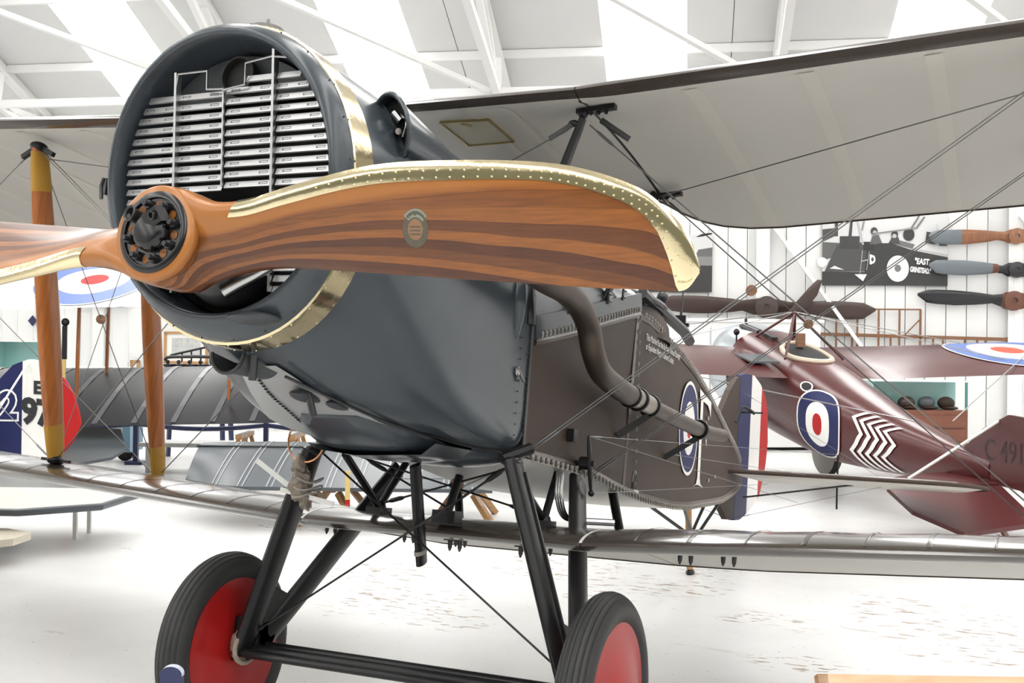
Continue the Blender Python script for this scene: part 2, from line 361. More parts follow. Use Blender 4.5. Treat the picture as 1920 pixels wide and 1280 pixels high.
# lattice trusses under every rafter, and wall columns
def hp(px, py, s):
    """photo point on the truss plane s -> (d, z)"""
    r = CF+CR*(px-960)/FPX+CU*(640-py)/FPX
    t = s/float(np.dot(r, HR)) if abs(np.dot(r, HR)) > 1e-6 else 1
    P = CAM+r*t; return float(np.dot(P-CAM, HN)), float(P[2])
for k, s in enumerate(rs):
    tr = hroot('trim_%d' % (k+1), s, 0, 0)
    def mem(a, b, w=0.09, nm='truss_member'): return obj(nm, bar((0, a[0], a[1]), (0, b[0], b[1]), w, w), M_wsteel, tr, False)
    obj('rafter', merge(bar((0, DW, roofz(DW)-.2), (0, RIDGE, roofz(RIDGE)-.2), 0.13, 0.05), bar((0, DW, roofz(DW)-.1), (0, RIDGE, roofz(RIDGE)-.1), 0.03, 0.16)), M_wsteel, tr, False)
    obj('rafter', merge(bar((0, DB, roofz(DB)-.2), (0, RIDGE, roofz(RIDGE)-.2), 0.13, 0.05), bar((0, DB, roofz(DB)-.1), (0, RIDGE, roofz(RIDGE)-.1), 0.03, 0.16)), M_wsteel, tr, False)
    obj('column', merge(box((0, DW-0.12, EAVE/2), (0.22, 0.05, EAVE)), box((0, DW-0.07, EAVE/2), (0.05, 0.16, EAVE))), M_wsteel, tr, False)
    # raised bottom chord and webs
    N0 = (16.2, 5.35); N1 = (12.0, 6.6); N2 = (RIDGE, 7.6)
    E0 = (DW-0.1, EAVE-0.15)
    rr = lambda d: (d, roofz(d)-0.22)
    mem(E0, N0, 0.09, 'bottom_chord'); mem(N0, N1, 0.11, 'bottom_chord'); mem(N1, N2, 0.09, 'bottom_chord')
    for a, b in ((N0, rr(17.6)), (N0, rr(16.3)), (N0, rr(15.0)), (N0, rr(13.6)), (N1, rr(13.6)), (N1, rr(11.4)), (N1, rr(9.5)), (N2, rr(9.5)), (N2, rr(7.0))): mem(a, b)
    mem((DB, EAVE-0.5), (0.5, 6.6), 0.09, 'bottom_chord'); mem((0.5, 6.6), N2, 0.09, 'bottom_chord')
    for a, b in (((0.5, 6.6), rr(-1.5)), ((0.5, 6.6), rr(2.0)), (N2, rr(4.0))): mem(a, b)
# longitudinal tie through the lower truss nodes
tb = hroot('trim_%d' % (len(rs)+1), 0, 16.2, 5.35)
obj('tie_beam', box(((SL+SR)/2, 0, 0), (SR-SL, 0.10, 0.12)), M_wsteel, tb, False)
for k in range(len(rs)-1):
    s = rs[k]
    obj('diagonal_brace', bar((s, -4.2, 1.2), (s+BAY*0.98, 0, 0), 0.09, 0.07), M_wsteel, tb, False)
    if s > 0: obj('diagonal_brace', bar((s+0.05, 3.14, 3.85-5.35), (s+1.75, 3.14, 1.5-5.35), 0.12, 0.06), M_wsteel, tb, False)

# ================================================================== THE BIG BIPLANE (body axes: x port, y aft, z up, datum at the propeller hub)
AL, HZ = 0.1606, 1.8914
OB = V3(0, 1.5354, -1.6673)
def B(x, y, z): return V3(x, y, z)-OB
BI = root('biplane', 'large brown and grey two-seat biplane with wooden propeller in the foreground', 'airplane', (0, 1.249, 0), (-AL, 0, 0))
def part(name, vf, m, parent=None, smooth=True, label=None, angle=None):
    o = obj(name, ([np.asarray(v)-OB for v in vf[0]],)+tuple(vf[1:]), m, parent or BI, smooth, angle)
    if label: o['label'] = label
    return o
X1, Y1, Z1 = V3(1, 0, 0), V3(0, 1, 0), V3(0, 0, 1)

# ---- propeller
PL = [(0, 0, .118), (.075, -.012, .102), (.179, -.055, .064), (.294, -.07, .063), (.441, -.075, .093), (.655, -.075, .128), (.872, -.07, .129), (1.075, -.062, .116), (1.205, -.055, .092), (1.33, -.045, .045), (1.403, -.035, -.015), (1.443, -.02, -.066), (1.463, -.005, -.122)]
PT = [(0, 0, -.158), (.04, .045, -.150), (.09, .085, -.121), (.17, .09, -.098), (.32, .085, -.085), (.576, .075, -.103), (.828, .065, -.124), (1.049, .05, -.143), (1.201, .04, -.156), (1.332, .03, -.164), (1.398, .022, -.17), (1.434, .012, -.166), (1.462, 0, -.135)]
PF = [.086, .080, .056, .042, .034, .026, .021, .017, .014, .011, .009, .006, .002]      # front bulge
PBk = [.075, .060, .035, .022, .013, .009, .007, .005, .004, .003, .003, .002, .001]
KP = 6
PLs, PTs = smoothpath(PL, KP), smoothpath(PT, KP)
PFs = [float(p[0]) for p in smoothpath([(f, 0, 0) for f in PF], KP)]; PBs = [float(p[0]) for p in smoothpath([(f, 0, 0) for f in PBk], KP)]
HX = [float(np.interp(i/KP, [0, 1, 2, 3.2, 4], [1, .95, .50, .12, 0])) for i in range(len(PLs))]
MP = 16
def pshape(u, h):
    a = 2.6*math.sqrt(max(u, 0))*(1-u)**0.85 if 0 < u < 1 else 0.0
    b = max(0.0, 1-abs(2*u-1)**8)**0.2
    return (1-h)*min(a, 1.1)+h*b
def psec(i, u, side, off=0.0):
    Lp, Tp = PLs[i], PTs[i]; c = Tp-Lp
    d = X1 if i < 3 else unit(PLs[min(i+1, len(PLs)-1)]+PTs[min(i+1, len(PLs)-1)]-PLs[i-1]-PTs[i-1])
    n = unit(np.cross(c, X1)); n = n if n[1] < 0 else -n
    if HX[i] > 0: n = unit(n*(1-HX[i])+V3(0, -1, 0)*HX[i])
    t = PFs[i] if side > 0 else PBs[i]
    return Lp+c*u+n*side*(t*pshape(u, HX[i])+off)
US = [0.5*(1-math.cos(PI*k/MP)) for k in range(MP+1)]
def pring(i):
    return [psec(i, u, 1) for u in US]+[psec(i, u, -1) for u in reversed(US[1:-1])]
def rot180(p): return V3(-p[0], p[1], -.04-p[2])
prings = [pring(i) for i in range(len(PLs))]
def flip(r):
    q = [rot180(p) for p in r]; fr, bk = q[:MP+1], q[MP+1:]
    return fr[::-1]+bk[::-1]
prop = part('propeller', merge(loft([flip(r) for r in reversed(prings[1:])]+prings), lathe([(.0, -.084), (.124, -.084), (.130, -.080), (.132, -.070), (.124, -.042), (.104, .0), (.0, .02)], V3(0, 0, -.02), Y1, 56)), M_wood, label='two-bladed laminated mahogany propeller', angle=70)
def usheath(i):     # chord fraction covered by the brass
    x = PLs[i][0]
    return float(np.interp(x, [.25, .45, .9, 1.1, 1.2, 1.3, 1.345, 1.375, 1.40, 1.415], [.15, .15, .14, .13, .14, .18, .24, .34, .6, 1.0]))
def sheath(fl):
    secs = []; i0 = next(i for i in range(len(PLs)) if PLs[i][0] > .235)
    for i in range(i0, len(PLs)):
        um = usheath(i); m = 8
        fr = [psec(i, um*(1-k/m)**1.5, 1, .0022) for k in range(m+1)]
        bk = [psec(i, um*(k/m)**1.5, -1, .0022) for k in range(1, m+1)]
        fr[-1] = fr[-1]+unit(PLs[i]-PTs[i])*.003
        s = fr+bk; secs.append([rot180(p) for p in s] if fl else s)
    return loft(secs, False, False, False)
for fl in (0, 1):
    sh = part('brass_sheath', sheath(fl), M_brass, prop, label='riveted brass leading edge')
    rv = []
    for i in range(26, len(PLs)-4):
        for q in (0,):
            for uu in (.45, .85):
                a = psec(i, usheath(i)*uu, 1, .003); b2 = psec(i+1, usheath(i+1)*uu, 1, .003); p = a*(1-q)+b2*q
                rv.append(ball(rot180(p) if fl else p, .0026, 6, 4))
    tag(part('sheath_rivets', merge(*rv), M_brass, prop), kind='stuff')
# maker's transfer on the blade
def onblade(dx, dz):
    i = min(range(len(PLs)), key=lambda k: abs(PLs[k][0]-(.785+dx)))
    f = (.785+dx-PLs[i][0])/(PLs[min(i+1, len(PLs)-1)][0]-PLs[i][0]); j = min(i+1, len(PLs)-1)
    u = min(.95, max(.05, .56-dz/.24))
    return psec(i, u, 1, .0008)*(1-f)+psec(j, u, 1, .0008)*f
M_tr = mat('faded_green_transfer', (0.085, 0.075, 0.045), 0.4, var=0.3, vscale=60); M_tr2 = mat('transfer_ribbon', (0.21, 0.25, 0.20), 0.4, var=0.2, vscale=60)
M_tr3 = mat('transfer_lettering', (0.26, 0.13, 0.06), 0.4)
part('maker_transfer', merge(setm(ring2d(.019, .033, lambda a, b: onblade(a, b*1.2), 30), 0), setm(ring2d(.0, .019, lambda a, b: onblade(a, b*1.2), 30), 2),
     setm(ring2d(.024, .040, lambda a, b: onblade(a, b*1.1), 14, .7, 2.4), 1),
     *[setm(sheet([(-.014, z), (.014, z), (.014, z+.0035), (-.014, z+.0035)], onblade), 0) for z in (-.012, -.004, .004)]), [M_tr, M_tr2, M_tr3], prop, False)
# hub plate, nuts and starter dog
M_hubb = mat('dark_bolt_steel', (0.03, 0.03, 0.032), 0.25, 0.5)
M_hub = mat('oily_black_steel', (0.006, 0.006, 0.007), 0.22, var=0.3, vscale=40, spec=0.5)
HC = V3(0, -.0835, -.02)
hub = part('hub_plate', merge(lathe([(.112, .004), (.112, -.003), (.105, -.008), (.094, -.008), (.092, -.002), (.05, -.002), (.05, .004)], HC, Y1, 48),
     ring2d(.0, .05, lambda a, b: HC+V3(a, -.001, b), 20)), M_hub, prop)
for k in range(8):
    a = 2*PI*k/8+.25; c = HC+V3(.076*math.cos(a), 0, .076*math.sin(a))
    part('hub_bolt', merge(lathe([(.013, .0), (.013, -.016), (.0, -.016)], c, Y1, 6), lathe([(.007, -.016), (.007, -.03), (.0, -.03)], c, Y1, 10), box(c+V3(0, -.024, 0), (.022, .004, .005))), M_hubb, prop, False)
    a += PI/8; c = HC+V3(.074*math.cos(a), -.0035, .074*math.sin(a))
    part('hub_window', lathe([(.012, .0), (.0, .0)], c, Y1, 14), M_wood, prop, False)
part('starter_dog', merge(lathe([(.056, 0), (.054, -.018), (.046, -.030), (.036, -.034), (.0, -.034)], HC, Y1, 24),
     box(HC+V3(.026, -.026, .030), (.058, .030, .045), (unit(V3(1, -.25, .45)), unit(V3(.25, 1, .25)), unit(V3(-.5, -.3, 1)))),
     lathe([(.013, 0), (.013, -.008), (.008, -.008), (.008, -.002), (.0, -.002)], HC+V3(.030, -.042, .034), unit(V3(.2, 1, .3)), 16)), M_hub, prop)
dogp = HC+V3(-.055, -.005, .042)
part('dog_tube', lathe([(.017, .01), (.020, -.022), (.024, -.028), (.022, -.032), (.017, -.028), (.014, 0), (.0, .0)], dogp, unit(V3(.25, 1, -.15)), 20), M_steel, prop)

# ---- radiator cowl ring, brass band, cowling
def oval(w, zc, zt, zb, nu, nl, y, lean=0.0, N=72):
    out = []
    for k in range(N):
        a = 2*PI*k/N; c, s = math.cos(a), math.sin(a); n = nu if s >= 0 else nl
        x = w*math.copysign(abs(c)**(2/n), c); z = zc+(zt-zc if s >= 0 else zc-zb)*math.copysign(abs(s)**(2/n), s)
        out.append(V3(x, y-lean*(z-.2), z))
    return out
LEAN = .15
def cs(y, w, zt, zb): return oval(w, .2, zt, zb, 2.05, 2.05, y, LEAN)
nose = part('radiator_cowl', loft([cs(.30, .372, .588, -.172), cs(.16, .378, .595, -.180), cs(.128, .384, .602, -.187), cs(.122, .391, .610, -.196), cs(.126, .400, .622, -.211), cs(.145, .412, .638, -.235), cs(.170, .420, .648, -.250), cs(.20, .424, .654, -.258)], True, False, False), M_grey, label='blue-grey radiator nose ring', angle=60)
band = part('brass_band', loft([cs(.196, .420, .65, -.255), cs(.198, .429, .659, -.265), cs(.292, .431, .662, -.268), cs(.294, .424, .655, -.26)], True, False, False), M_brass, label='polished brass band around the nose')
rv = [ball(p, .002, 6, 4) for p in cs(.205, .430, .660, -.266)[::2]+cs(.285, .431, .662, -.268)[1::2]]
tag(part('band_rivets', merge(*rv), M_brass, nose), kind='stuff')
part('nose_rivets', merge(*[ball(p, .003, 6, 4) for p in cs(.18, .4225, .652, -.254)[1::3]]), M_steel, nose)['kind'] = 'stuff'
def smst(a, b, t): t = min(1, max(0, (t-a)/(b-a))); return t*t*(3-2*t)
cow = []
for y in [.292, .33, .38, .45, .53, .62, .72, .83, .95, 1.08, 1.2, 1.32, 1.42, 1.50]:
    f = smst(.25, 1.35, y); zb = float(np.interp(y, [.29, .45, .6, .9, 1.2, 1.5], [-.262, -.308, -.355, -.425, -.455, -.475]))
    cow.append(oval(.427-.003*f, .2-.12*f, .657, zb, 2.05+.1*f, 2.05+.9*smst(.3, .7, y)+9*smst(.55, 1.5, y), y, LEAN*max(0, 1-(y-.29)/.35)))
cowl = part('engine_cowling', loft(cow, True, False, True), M_grey, label='blue-grey metal engine cowling', angle=32)
# edge seam with rivets at the firewall and along the chine
part('cowling_rivets', merge(*[ball(V3(.427, 1.475, z), .0035, 6, 4) for z in np.arange(-.44, .25, .022)], *[ball(V3(.428, 1.40, z), .0035, 6, 4) for z in np.arange(-.40, .25, .04)]), M_steel, cowl)['kind'] = 'stuff'
part('firewall_strip', box((.428, 1.49, -.17), (.006, .02, .62)), M_steel, cowl, False)
part('cowling_blister', ball(V3(.415, 1.36, .09), 1, 20, 14, (.035, .035, .15)), M_grey, cowl)
part('cowling_catch', merge(ball(V3(.43, 1.38, -.17), .02, 10, 6, (.5, 1, 1)), tube([V3(.435, 1.37, -.16), V3(.44, 1.42, -.20)], .006)), M_bright, cowl)
part('seam_strip', tube(smoothpath([V3(.07, .47, -.326), V3(.2, .82, -.412), V3(.30, 1.17, -.452), V3(.40, 1.45, -.472)], 6), .005, 6), M_steel, cowl)
# radiator cap
part('radiator_cap', lathe([(.045, -.03), (.045, .012), (.052, .014), (.052, .034), (.035, .040), (.018, .046), (.006, .05), (.005, .066), (.0, .066)], V3(.01, .27, .672), Z1, 28), mat('weathered_cap_steel', (0.16, 0.155, 0.15), 0.4, 0.8), nose)
part('radiator_core', lathe([(.372, 0), (.0, 0)], V3(0, .30, .2), Y1, 40), mat('radiator_core_black', (0.012, 0.012, 0.013), 0.6), nose)
part('radiator_upper_plate', sheet([(.365*math.cos(a), .21+.375*math.sin(a)) for a in np.linspace(.72, PI-.72, 24)], lambda a, b: V3(a, .245-LEAN*(b-.2), b)), M_greyin, nose, False)
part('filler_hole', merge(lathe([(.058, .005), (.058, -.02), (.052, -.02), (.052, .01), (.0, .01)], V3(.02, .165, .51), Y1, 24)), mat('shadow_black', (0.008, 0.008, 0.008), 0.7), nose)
# shutters: columns of slats between upright bars
SH = part('radiator_shutters', merge(*[bar(V3(x, .163-LEAN*(z0-.2), z0), V3(x, .163-LEAN*(z1-.2), z1), .008, .022, Y1) for x, z0, z1 in ((-.172, -.12, .52), (.176, -.12, .575))],
    bar(V3(.0, .160-LEAN*(-.02), .18), V3(.0, .160-LEAN*.25, .45), .005, .008, Y1),
    tube([V3(-.172, .115, .47), V3(-.165, .11, .515), V3(-.06, .11, .515), V3(-.06, .118, .462), V3(.0, .118, .458), V3(.0, .13, .42)], .0035, 6), tube([V3(.0, .118, .455), V3(.075, .118, .465), V3(.078, .108, .525), V3(.17, .105, .535), V3(.25, .108, .525), V3(.31, .115, .48)], .0035, 6)), M_slat, nose, False)
tab = [(-.5, 0)]
def slat(w):
    """one pressed slat, width w, tilted, with two slotted tabs"""
    ax = (X1, unit(V3(0, .30, .95)), unit(V3(0, -.95, .30)))
    ms = [setm(box((0, 0, 0), (w, .0192, .0016), ax), 0), setm(box(ax[1]*-.0100+ax[2]*-.002, (w, .0016, .006), ax), 0)]
    for q in (-.30, .30):
        if w > .1: ms.append(setm(box(V3(w*q, 0, 0)+ax[2]*.0008, (.030, .0065, .0012), ax), 1)); ms.append(setm(box(V3(w*q+.002, 0, 0)+ax[2]*.0013-ax[1]*.001, (.024, .0035, .0012), ax), 0))
    return merge(*ms)
DZ = .0298
cols = [(-.172, -.004, .168, .475), (.004, .176, .168, .485), (-.375, -.178, -.13, .45), (.182, .395, -.13, .49)]
proto = {}
for ci, (xa, xb, z0, z1) in enumerate(cols):
    z = .21+.0298*11 + (0.006 if ci in (1, 3) else 0)
    zs = [z-DZ*k for k in range(0, 24)]
    for z in zs:
        if z < z0 or z > z1: continue
        half = .372*math.sqrt(max(0, 1-((z-.205)/.39)**2))-.012
        a, b = max(xa, -half), min(xb, half+.016)
        if ci == 0 and z > .455: a, b = a, -.06
        if ci == 1 and z > .47: a = .078
        if b-a < .03: continue
        key = round(b-a, 2); loc = V3((a+b)/2, .166-LEAN*(z-.2), z)-OB
        if key in proto: o = dupe(proto[key], SH, loc)
        else:
            o = obj('slat', slat(key), [M_slat, M_greyin], SH, False); o.location = loc; proto[key] = o
# reduction-gear housing in the dark mouth
part('gear_housing', merge(lathe([(.0, -.10), (.05, -.10), (.07, -.05), (.11, .02), (.13, .10), (.13, .2)], V3(0, .12, -.03), Y1, 28)), M_steel, nose)
part('shaft', lathe([(.045, .0), (.045, .22), (0, .22)], V3(0, -.05, -.02), Y1, 20), M_steel, prop)
part('intake_pipe', tube(smoothpath([V3(.06, .15, -.13), V3(.12, .17, -.09), V3(.17, .2, -.05)], 4), .022, 10), M_bright, nose)
# chin louvre, side latch, lower chin vents and gills
part('chin_flap', ball(V3(.135, .205, -.198), 1, 20, 10, (.085, .06, .018)), M_greyin, nose)
part('cowl_latch', merge(box((-.435, .16, .20), (.012, .02, .05)), tube([V3(-.44, .15, .225), V3(-.448, .15, .20), V3(-.44, .15, .16)], .006, 6)), M_steel, nose, False)
part('chin_scoop', loft([[V3(-.085+.06*t+.058*math.cos(a), .385+.10*t, -.268-.035*t-(.062-.03*t)*max(0, math.sin(a))) for a in np.linspace(0, PI, 14)] for t in np.linspace(0, 1, 6)], False, False, False), M_greyin, cowl)
part('chin_scoop_lip', tube([V3(-.085+.060*math.cos(a), .383, -.268-.064*max(0, math.sin(a))) for a in np.linspace(0, PI, 14)], .006, 6), M_steel, cowl)
part('drain_pipe', tube([V3(.0, .40, -.27), V3(-.012, .42, -.345)], .013, 10), M_steel, cowl)
part('gill', ball(V3(.05, .62, -.368), 1, 16, 8, (.03, .085, .02)), M_greyin, cowl)
part('gill', ball(V3(.12, .70, -.385), 1, 16, 8, (.02, .07, .015)), M_greyin, cowl)
part('drain_pipe', tube([V3(.07, .60, -.36), V3(.085, .62, -.43)], .012, 10), M_steel, cowl)
# oil sump fairing under the nose
secs = []
for t in np.linspace(0, 1, 15):
    y = .80+.76*t; w = .23*(math.sin(PI*min(.98, max(.02, t*.92+.06)))**.45); dep = .095*(math.sin(PI*min(.99, max(.01, t)))**.55)
    secs.append([V3(.02+w*math.copysign(abs(math.cos(a))**.6, math.cos(a)), y, -.405-.05*t-dep*max(0, math.sin(a))**.6) for a in np.linspace(0, PI, 17)])
part('sump_fairing', loft(secs, False, True, True), M_grey, label='boat-shaped sump fairing under the nose', angle=60)
part('sump_tray', loft([[V3(x, y, z-.01) for x, z in ((-.20, -.48), (-.17, -.50), (.0, -.515), (.26, -.50), (.31, -.46))] for y in (1.02, 1.30)]+[[V3(x*.8, 1.42, z+.02) for x, z in ((-.20, -.48), (-.17, -.50), (.0, -.515), (.26, -.50), (.31, -.46))]], False, False, False), M_grey)
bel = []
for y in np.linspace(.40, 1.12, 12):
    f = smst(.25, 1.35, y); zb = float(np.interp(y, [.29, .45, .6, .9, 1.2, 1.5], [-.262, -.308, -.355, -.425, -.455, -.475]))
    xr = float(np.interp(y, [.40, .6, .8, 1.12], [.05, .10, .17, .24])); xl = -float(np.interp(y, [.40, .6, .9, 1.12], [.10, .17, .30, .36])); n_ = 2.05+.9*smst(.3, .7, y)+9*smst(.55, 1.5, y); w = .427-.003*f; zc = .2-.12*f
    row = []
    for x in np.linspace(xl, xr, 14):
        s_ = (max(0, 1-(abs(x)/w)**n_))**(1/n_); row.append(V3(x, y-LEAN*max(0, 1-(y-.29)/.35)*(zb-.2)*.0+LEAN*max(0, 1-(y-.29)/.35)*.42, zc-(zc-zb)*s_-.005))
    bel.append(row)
bel_o = part('belly_panel', loft(bel, False, False, False), mat('belly_floor_reflection', (0.40, 0.41, 0.41), 0.35, 0.3), cowl, label='panel under the nose, painted pale as a floor reflection')  # reflection of the white floor is put into this panel's pale colour
part('belly_seam', merge(*[ball(bel[k][4]*(1-t)+bel[k+1][4]*t+V3(0, 0, -.004), .006, 6, 4, (1, 1.4, .6)) for k in range(11) for t in (0, .33, .66)]), M_steel, cowl)['kind'] = 'stuff'
part('belly_bulge', ball(V3(.08, 1.52, -.465), 1, 24, 12, (.28, .22, .06)), M_grey)
# engine-bank scoops on top of the cowling
def cowpt(phi, y, up=0.0): return V3((.427+up)*math.cos(phi), y, .2+(.457+up)*math.sin(phi))
def scoop(phi, y0, y1, half, hgt, name):
    secs = []; lab = []
    for t in np.linspace(0, 1, 12):
        y = y0+(y1-y0)*t; k = (1-t)**.7 if t < 1 else 0.0; k = max(k, .03)
        ring = []
        for a in np.linspace(0, PI, 18):
            ring.append(cowpt(phi+half*k*math.cos(a), y-(.05*math.sin(a) if t < .05 else 0.05*math.sin(a)*(1-t)), -.01+(hgt*k+.01)*math.sin(a)**.8))
        secs.append(ring)
    o = part(name, loft(secs, False, False, False), M_grey, cowl)
    r0 = secs[0]
    part('scoop_rim', tube(r0+[cowpt(phi+half*q, y0+.01, .004) for q in np.linspace(-.95, .95, 8)]+[r0[0]], .008, 8), M_grey, cowl)
    # dark inside
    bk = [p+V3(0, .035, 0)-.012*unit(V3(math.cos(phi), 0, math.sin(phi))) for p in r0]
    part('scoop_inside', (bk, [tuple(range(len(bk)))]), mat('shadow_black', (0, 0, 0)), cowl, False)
    return o
scoop(.56, .47, 1.05, .22, .075, 'bank_scoop'); scoop(PI-.56, .47, 1.05, .22, .075, 'bank_scoop')
scoop(.20, .58, 1.0, .13, .055, 'bank_scoop')
c0 = cowpt(.56, .455, .02)
part('intake_fitting', merge(tube([c0+V3(-.02, .03, .03), c0+V3(.0, -.005, .02), c0+V3(.02, .0, .0)], .014, 10), tube([c0+V3(-.01, .02, -.02), c0+V3(.02, -.01, -.035)], .010, 8), tube(smoothpath([c0+V3(.0, .0, .03), c0+V3(.04, -.005, .0), c0+V3(.03, -.0, -.05)], 5), .004, 6)), M_bright, cowl)

# ---- fuselage behind the firewall
FY = [1.5, 1.8, 2.04, 2.3, 2.65, 2.75, 3.0, 3.3, 3.69, 4.1, 4.54, 5.07, 5.69, 6.46, 7.0]
FT = [-.03, .05, .12, .20, .30, .325, .329, .30, .285, .25, .206, .138, .054, -.04, -.15]
FB = [-.475, -.481, -.493, -.51, -.552, -.556, -.573, -.578, -.583, -.575, -.548, -.52, -.48, -.39, -.29]
def fw(y): return float(np.interp(y, [1.5, 2.2, 3.0, 4.2, 5.5, 6.95], [.42, .44, .43, .34, .2, .03]))
ft = lambda y: float(np.interp(y, FY, FT)); fb = lambda y: float(np.interp(y, FY, FB))
secs = []
for y in sorted(FY+[1.65, 1.92, 2.17, 2.5, 2.9, 3.5, 3.9, 4.3, 4.8, 5.3, 6.0]):
    w, t, b = fw(y), ft(y), fb(y)
    secs.append([V3(w, y, t), V3(w+.006*math.sin(y*9), y, t*.6+b*.4), V3(w+.003, y, t*.2+b*.8), V3(w, y, b), V3(w*.5, y, b-.012), V3(0, y, b-.016), V3(-w*.5, y, b-.012), V3(-w, y, b), V3(-w, y, t*.5+b*.5), V3(-w, y, t), V3(-w*.55, y, t+.05*min(1, (y-1.4)/2)*w/.44), V3(0, y, t+.07*w/.44), V3(w*.55, y, t+.05*w/.44)])
V, F = loft(secs); n = 13
mi = [(1 if (k % n) in (3, 4, 5, 6) and k < (len(secs)-1)*n else 0) for k in range(len(F))]
fus = part('fuselage', (V, F, mi), [M_brown, M_cream], label='brown fabric-covered fuselage', angle=30)
# grey metal decking ahead of the cockpit
secs = []
for y in np.linspace(1.5, 2.76, 10):
    w, zs = fw(y)+.004, ft(y); zc = float(np.interp(y, [1.5, 2.2, 2.76], [.657, .62, .53]))
    secs.append([V3(w*math.copysign(abs(math.cos(a))**(2/2.4), math.cos(a)), y, zs+(zc-zs)*math.sin(a)**(2/2.2)) for a in np.linspace(0, PI, 28)])
deck = part('cockpit_decking', loft(secs, False, True, False), M_grey, label='grey metal decking ahead of the cockpit')
part('deck_edge_strip', merge(*[bar(V3(fw(a)+.006, a, ft(a)+.045), V3(fw(b)+.006, b, ft(b)+.045), .008, .09) for a, b in ((1.52, 1.9), (1.9, 2.3), (2.3, 2.75))]), M_grey, deck, False)
M_dglare = mat('deck_glare_paint', (0.42, 0.45, 0.46), 0.3, 0.2)  # lighter overlay paints the glare on the curved decking
secs = []
for y in np.linspace(1.80, 2.50, 8):
    w, zs = fw(y)+.007, ft(y); zc = float(np.interp(y, [1.5, 2.2, 2.76], [.66, .623, .533]))
    secs.append([V3(w*math.copysign(abs(math.cos(a))**(2/2.4), math.cos(a)), y, zs+(zc-zs)*math.sin(a)**(2/2.2)) for a in np.linspace(.42, 1.25, 12)])
part('deck_glare', loft(secs, False, False, False), M_dglare, deck)
for y in (1.82, 2.25, 2.45):
    c = V3(fw(y)+.012, y, ft(y)+.10)
    part('panel_hinge', merge(box(c, (.008, .016, .05)), tube([c+V3(.006, -.02, .02), c+V3(.006, .02, .02)], .005, 6), tube([c+V3(.006, -.02, -.01), c+V3(.006, .02, -.01)], .005, 6)), M_steel, deck, False)
# lacing along the panel edges
lace = []
def lacing(path, step, size):
    for i in range(len(path)-1):
        a, b = path[i], path[i+1]; n = max(1, int(np.linalg.norm(b-a)/step)); d = unit(b-a)
        for k in range(n):
            c = a+(b-a)*(k+.5)/n
            lace.append(ball(c+Z1*size*.6, size*.55, 6, 4)); lace.append(bar(c-Z1*size, c+Z1*size*.8+d*size*.5, size*.45, size*.45, X1))
def pth(fn, ys): return [V3(fw(y)+.012, y, fn(y)) for y in ys]
lacing(pth(lambda y: ft(y)+.012, np.linspace(1.56, 2.73, 9)), .034, .012)
lacing(pth(lambda y: ft(y)-.008, np.linspace(2.80, 6.8, 26)), .045, .013)
lacing(pth(lambda y: fb(y)+.004, np.linspace(1.55, 6.8, 28)), .042, .014)
lacing([V3(fw(2.74)+.01, 2.74+.01*k, ft(2.74)-.02-(ft(2.74)-fb(2.74)-.05)*k/8) for k in range(0, 9)], .05, .010)
tag(part('edge_lacing', merge(*lace), M_cord, fus), 'dark cord lacing along the fabric edges', kind='stuff')
for pp in (pth(lambda y: ft(y)-.012, np.linspace(1.54, 2.76, 9)), pth(lambda y: ft(y)-.02, np.linspace(2.76, 6.8, 26)), pth(lambda y: fb(y)+.02, np.linspace(1.54, 6.8, 28))):
    part('edge_tape', loft([[p+V3(-.008, 0, -.015), p+V3(-.004, 0, 0), p+V3(-.008, 0, .015)] for p in pp], False, False, False), M_dtape, fus, False)
part('seam_tape', bar(V3(fw(2.76)+.002, 2.73, ft(2.76)), V3(fw(2.7)+.002, 2.66, fb(2.7)), .004, .035, Y1), M_dtape, fus, False)
part('step_hole', merge(setm(ring2d(0, .035, lambda a, b: V3(fw(2.83)+.004, 2.83+a, -.49+b*1.5), 16), 0), setm(ring2d(.033, .037, lambda a, b: V3(fw(2.83)+.005, 2.83+a, -.49+b*1.5), 12, 1.0, PI), 1), setm(box((fw(2.86)+.004, 2.86, -.535), (.004, .07, .02)), 1)), [MATS['shadow_black'], M_white], fus, False)
part('filler_plug', merge(lathe([(.028, 0), (.028, .012), (.015, .016), (.012, .03), (0, .03)], V3(.435, 2.02, .07), X1, 14), lathe([(.04, 0), (.04, .004), (0, .004)], V3(.435, 2.02, .07), X1, 18)), M_brass2, fus)
# fuselage markings
def side(a, b, off=.010): return V3(fw(a)+off, a, b)
RC = (4.03, -.115)
for k, (r0, r1, m) in enumerate(((0.0, .062, M_mred), (.062, .16, M_white), (.16, .262, M_blue), (.262, .282, M_white))):
    part(('red_centre', 'white_ring', 'blue_ring', 'white_outline')[k], ring2d(r0, r1, lambda a, b: side(RC[0]+a*1.06, RC[1]+b*.97), 48), m, fus, False)
for nm, poly in (('letter_f', [(4.40, -.38), (4.50, -.38), (4.49, .11), (4.39, .10)]), ('letter_f', [(4.33, .148), (4.35, .10), (4.70, .095), (4.79, .07), (4.835, .03), (4.84, .132), (4.33, .155)]), ('letter_f', [(4.49, -.05), (4.62, -.05), (4.68, -.005), (4.72, -.17), (4.64, -.10), (4.49, -.105)]), ('letter_f', [(4.24, -.445), (4.36, -.42), (4.40, -.38), (4.50, -.38), (4.54, -.42), (4.66, -.43), (4.56, -.415), (4.34, -.428)])):
    part(nm, sheet(poly, side), M_white, fus, False)
part('warning_text', merge(textmesh('This Machine Must Not Be Flown Without Passenger', .044, lambda a, b: side(2.86+a*.84, .205+b*1.1+a*.028), 1.0, .1), textmesh('or Equivalent Weight in Gunners Cockpit', .044, lambda a, b: side(2.86+a*.84, .160+b*1.1+a*.028), 1.0, .1)), M_white, fus, False)
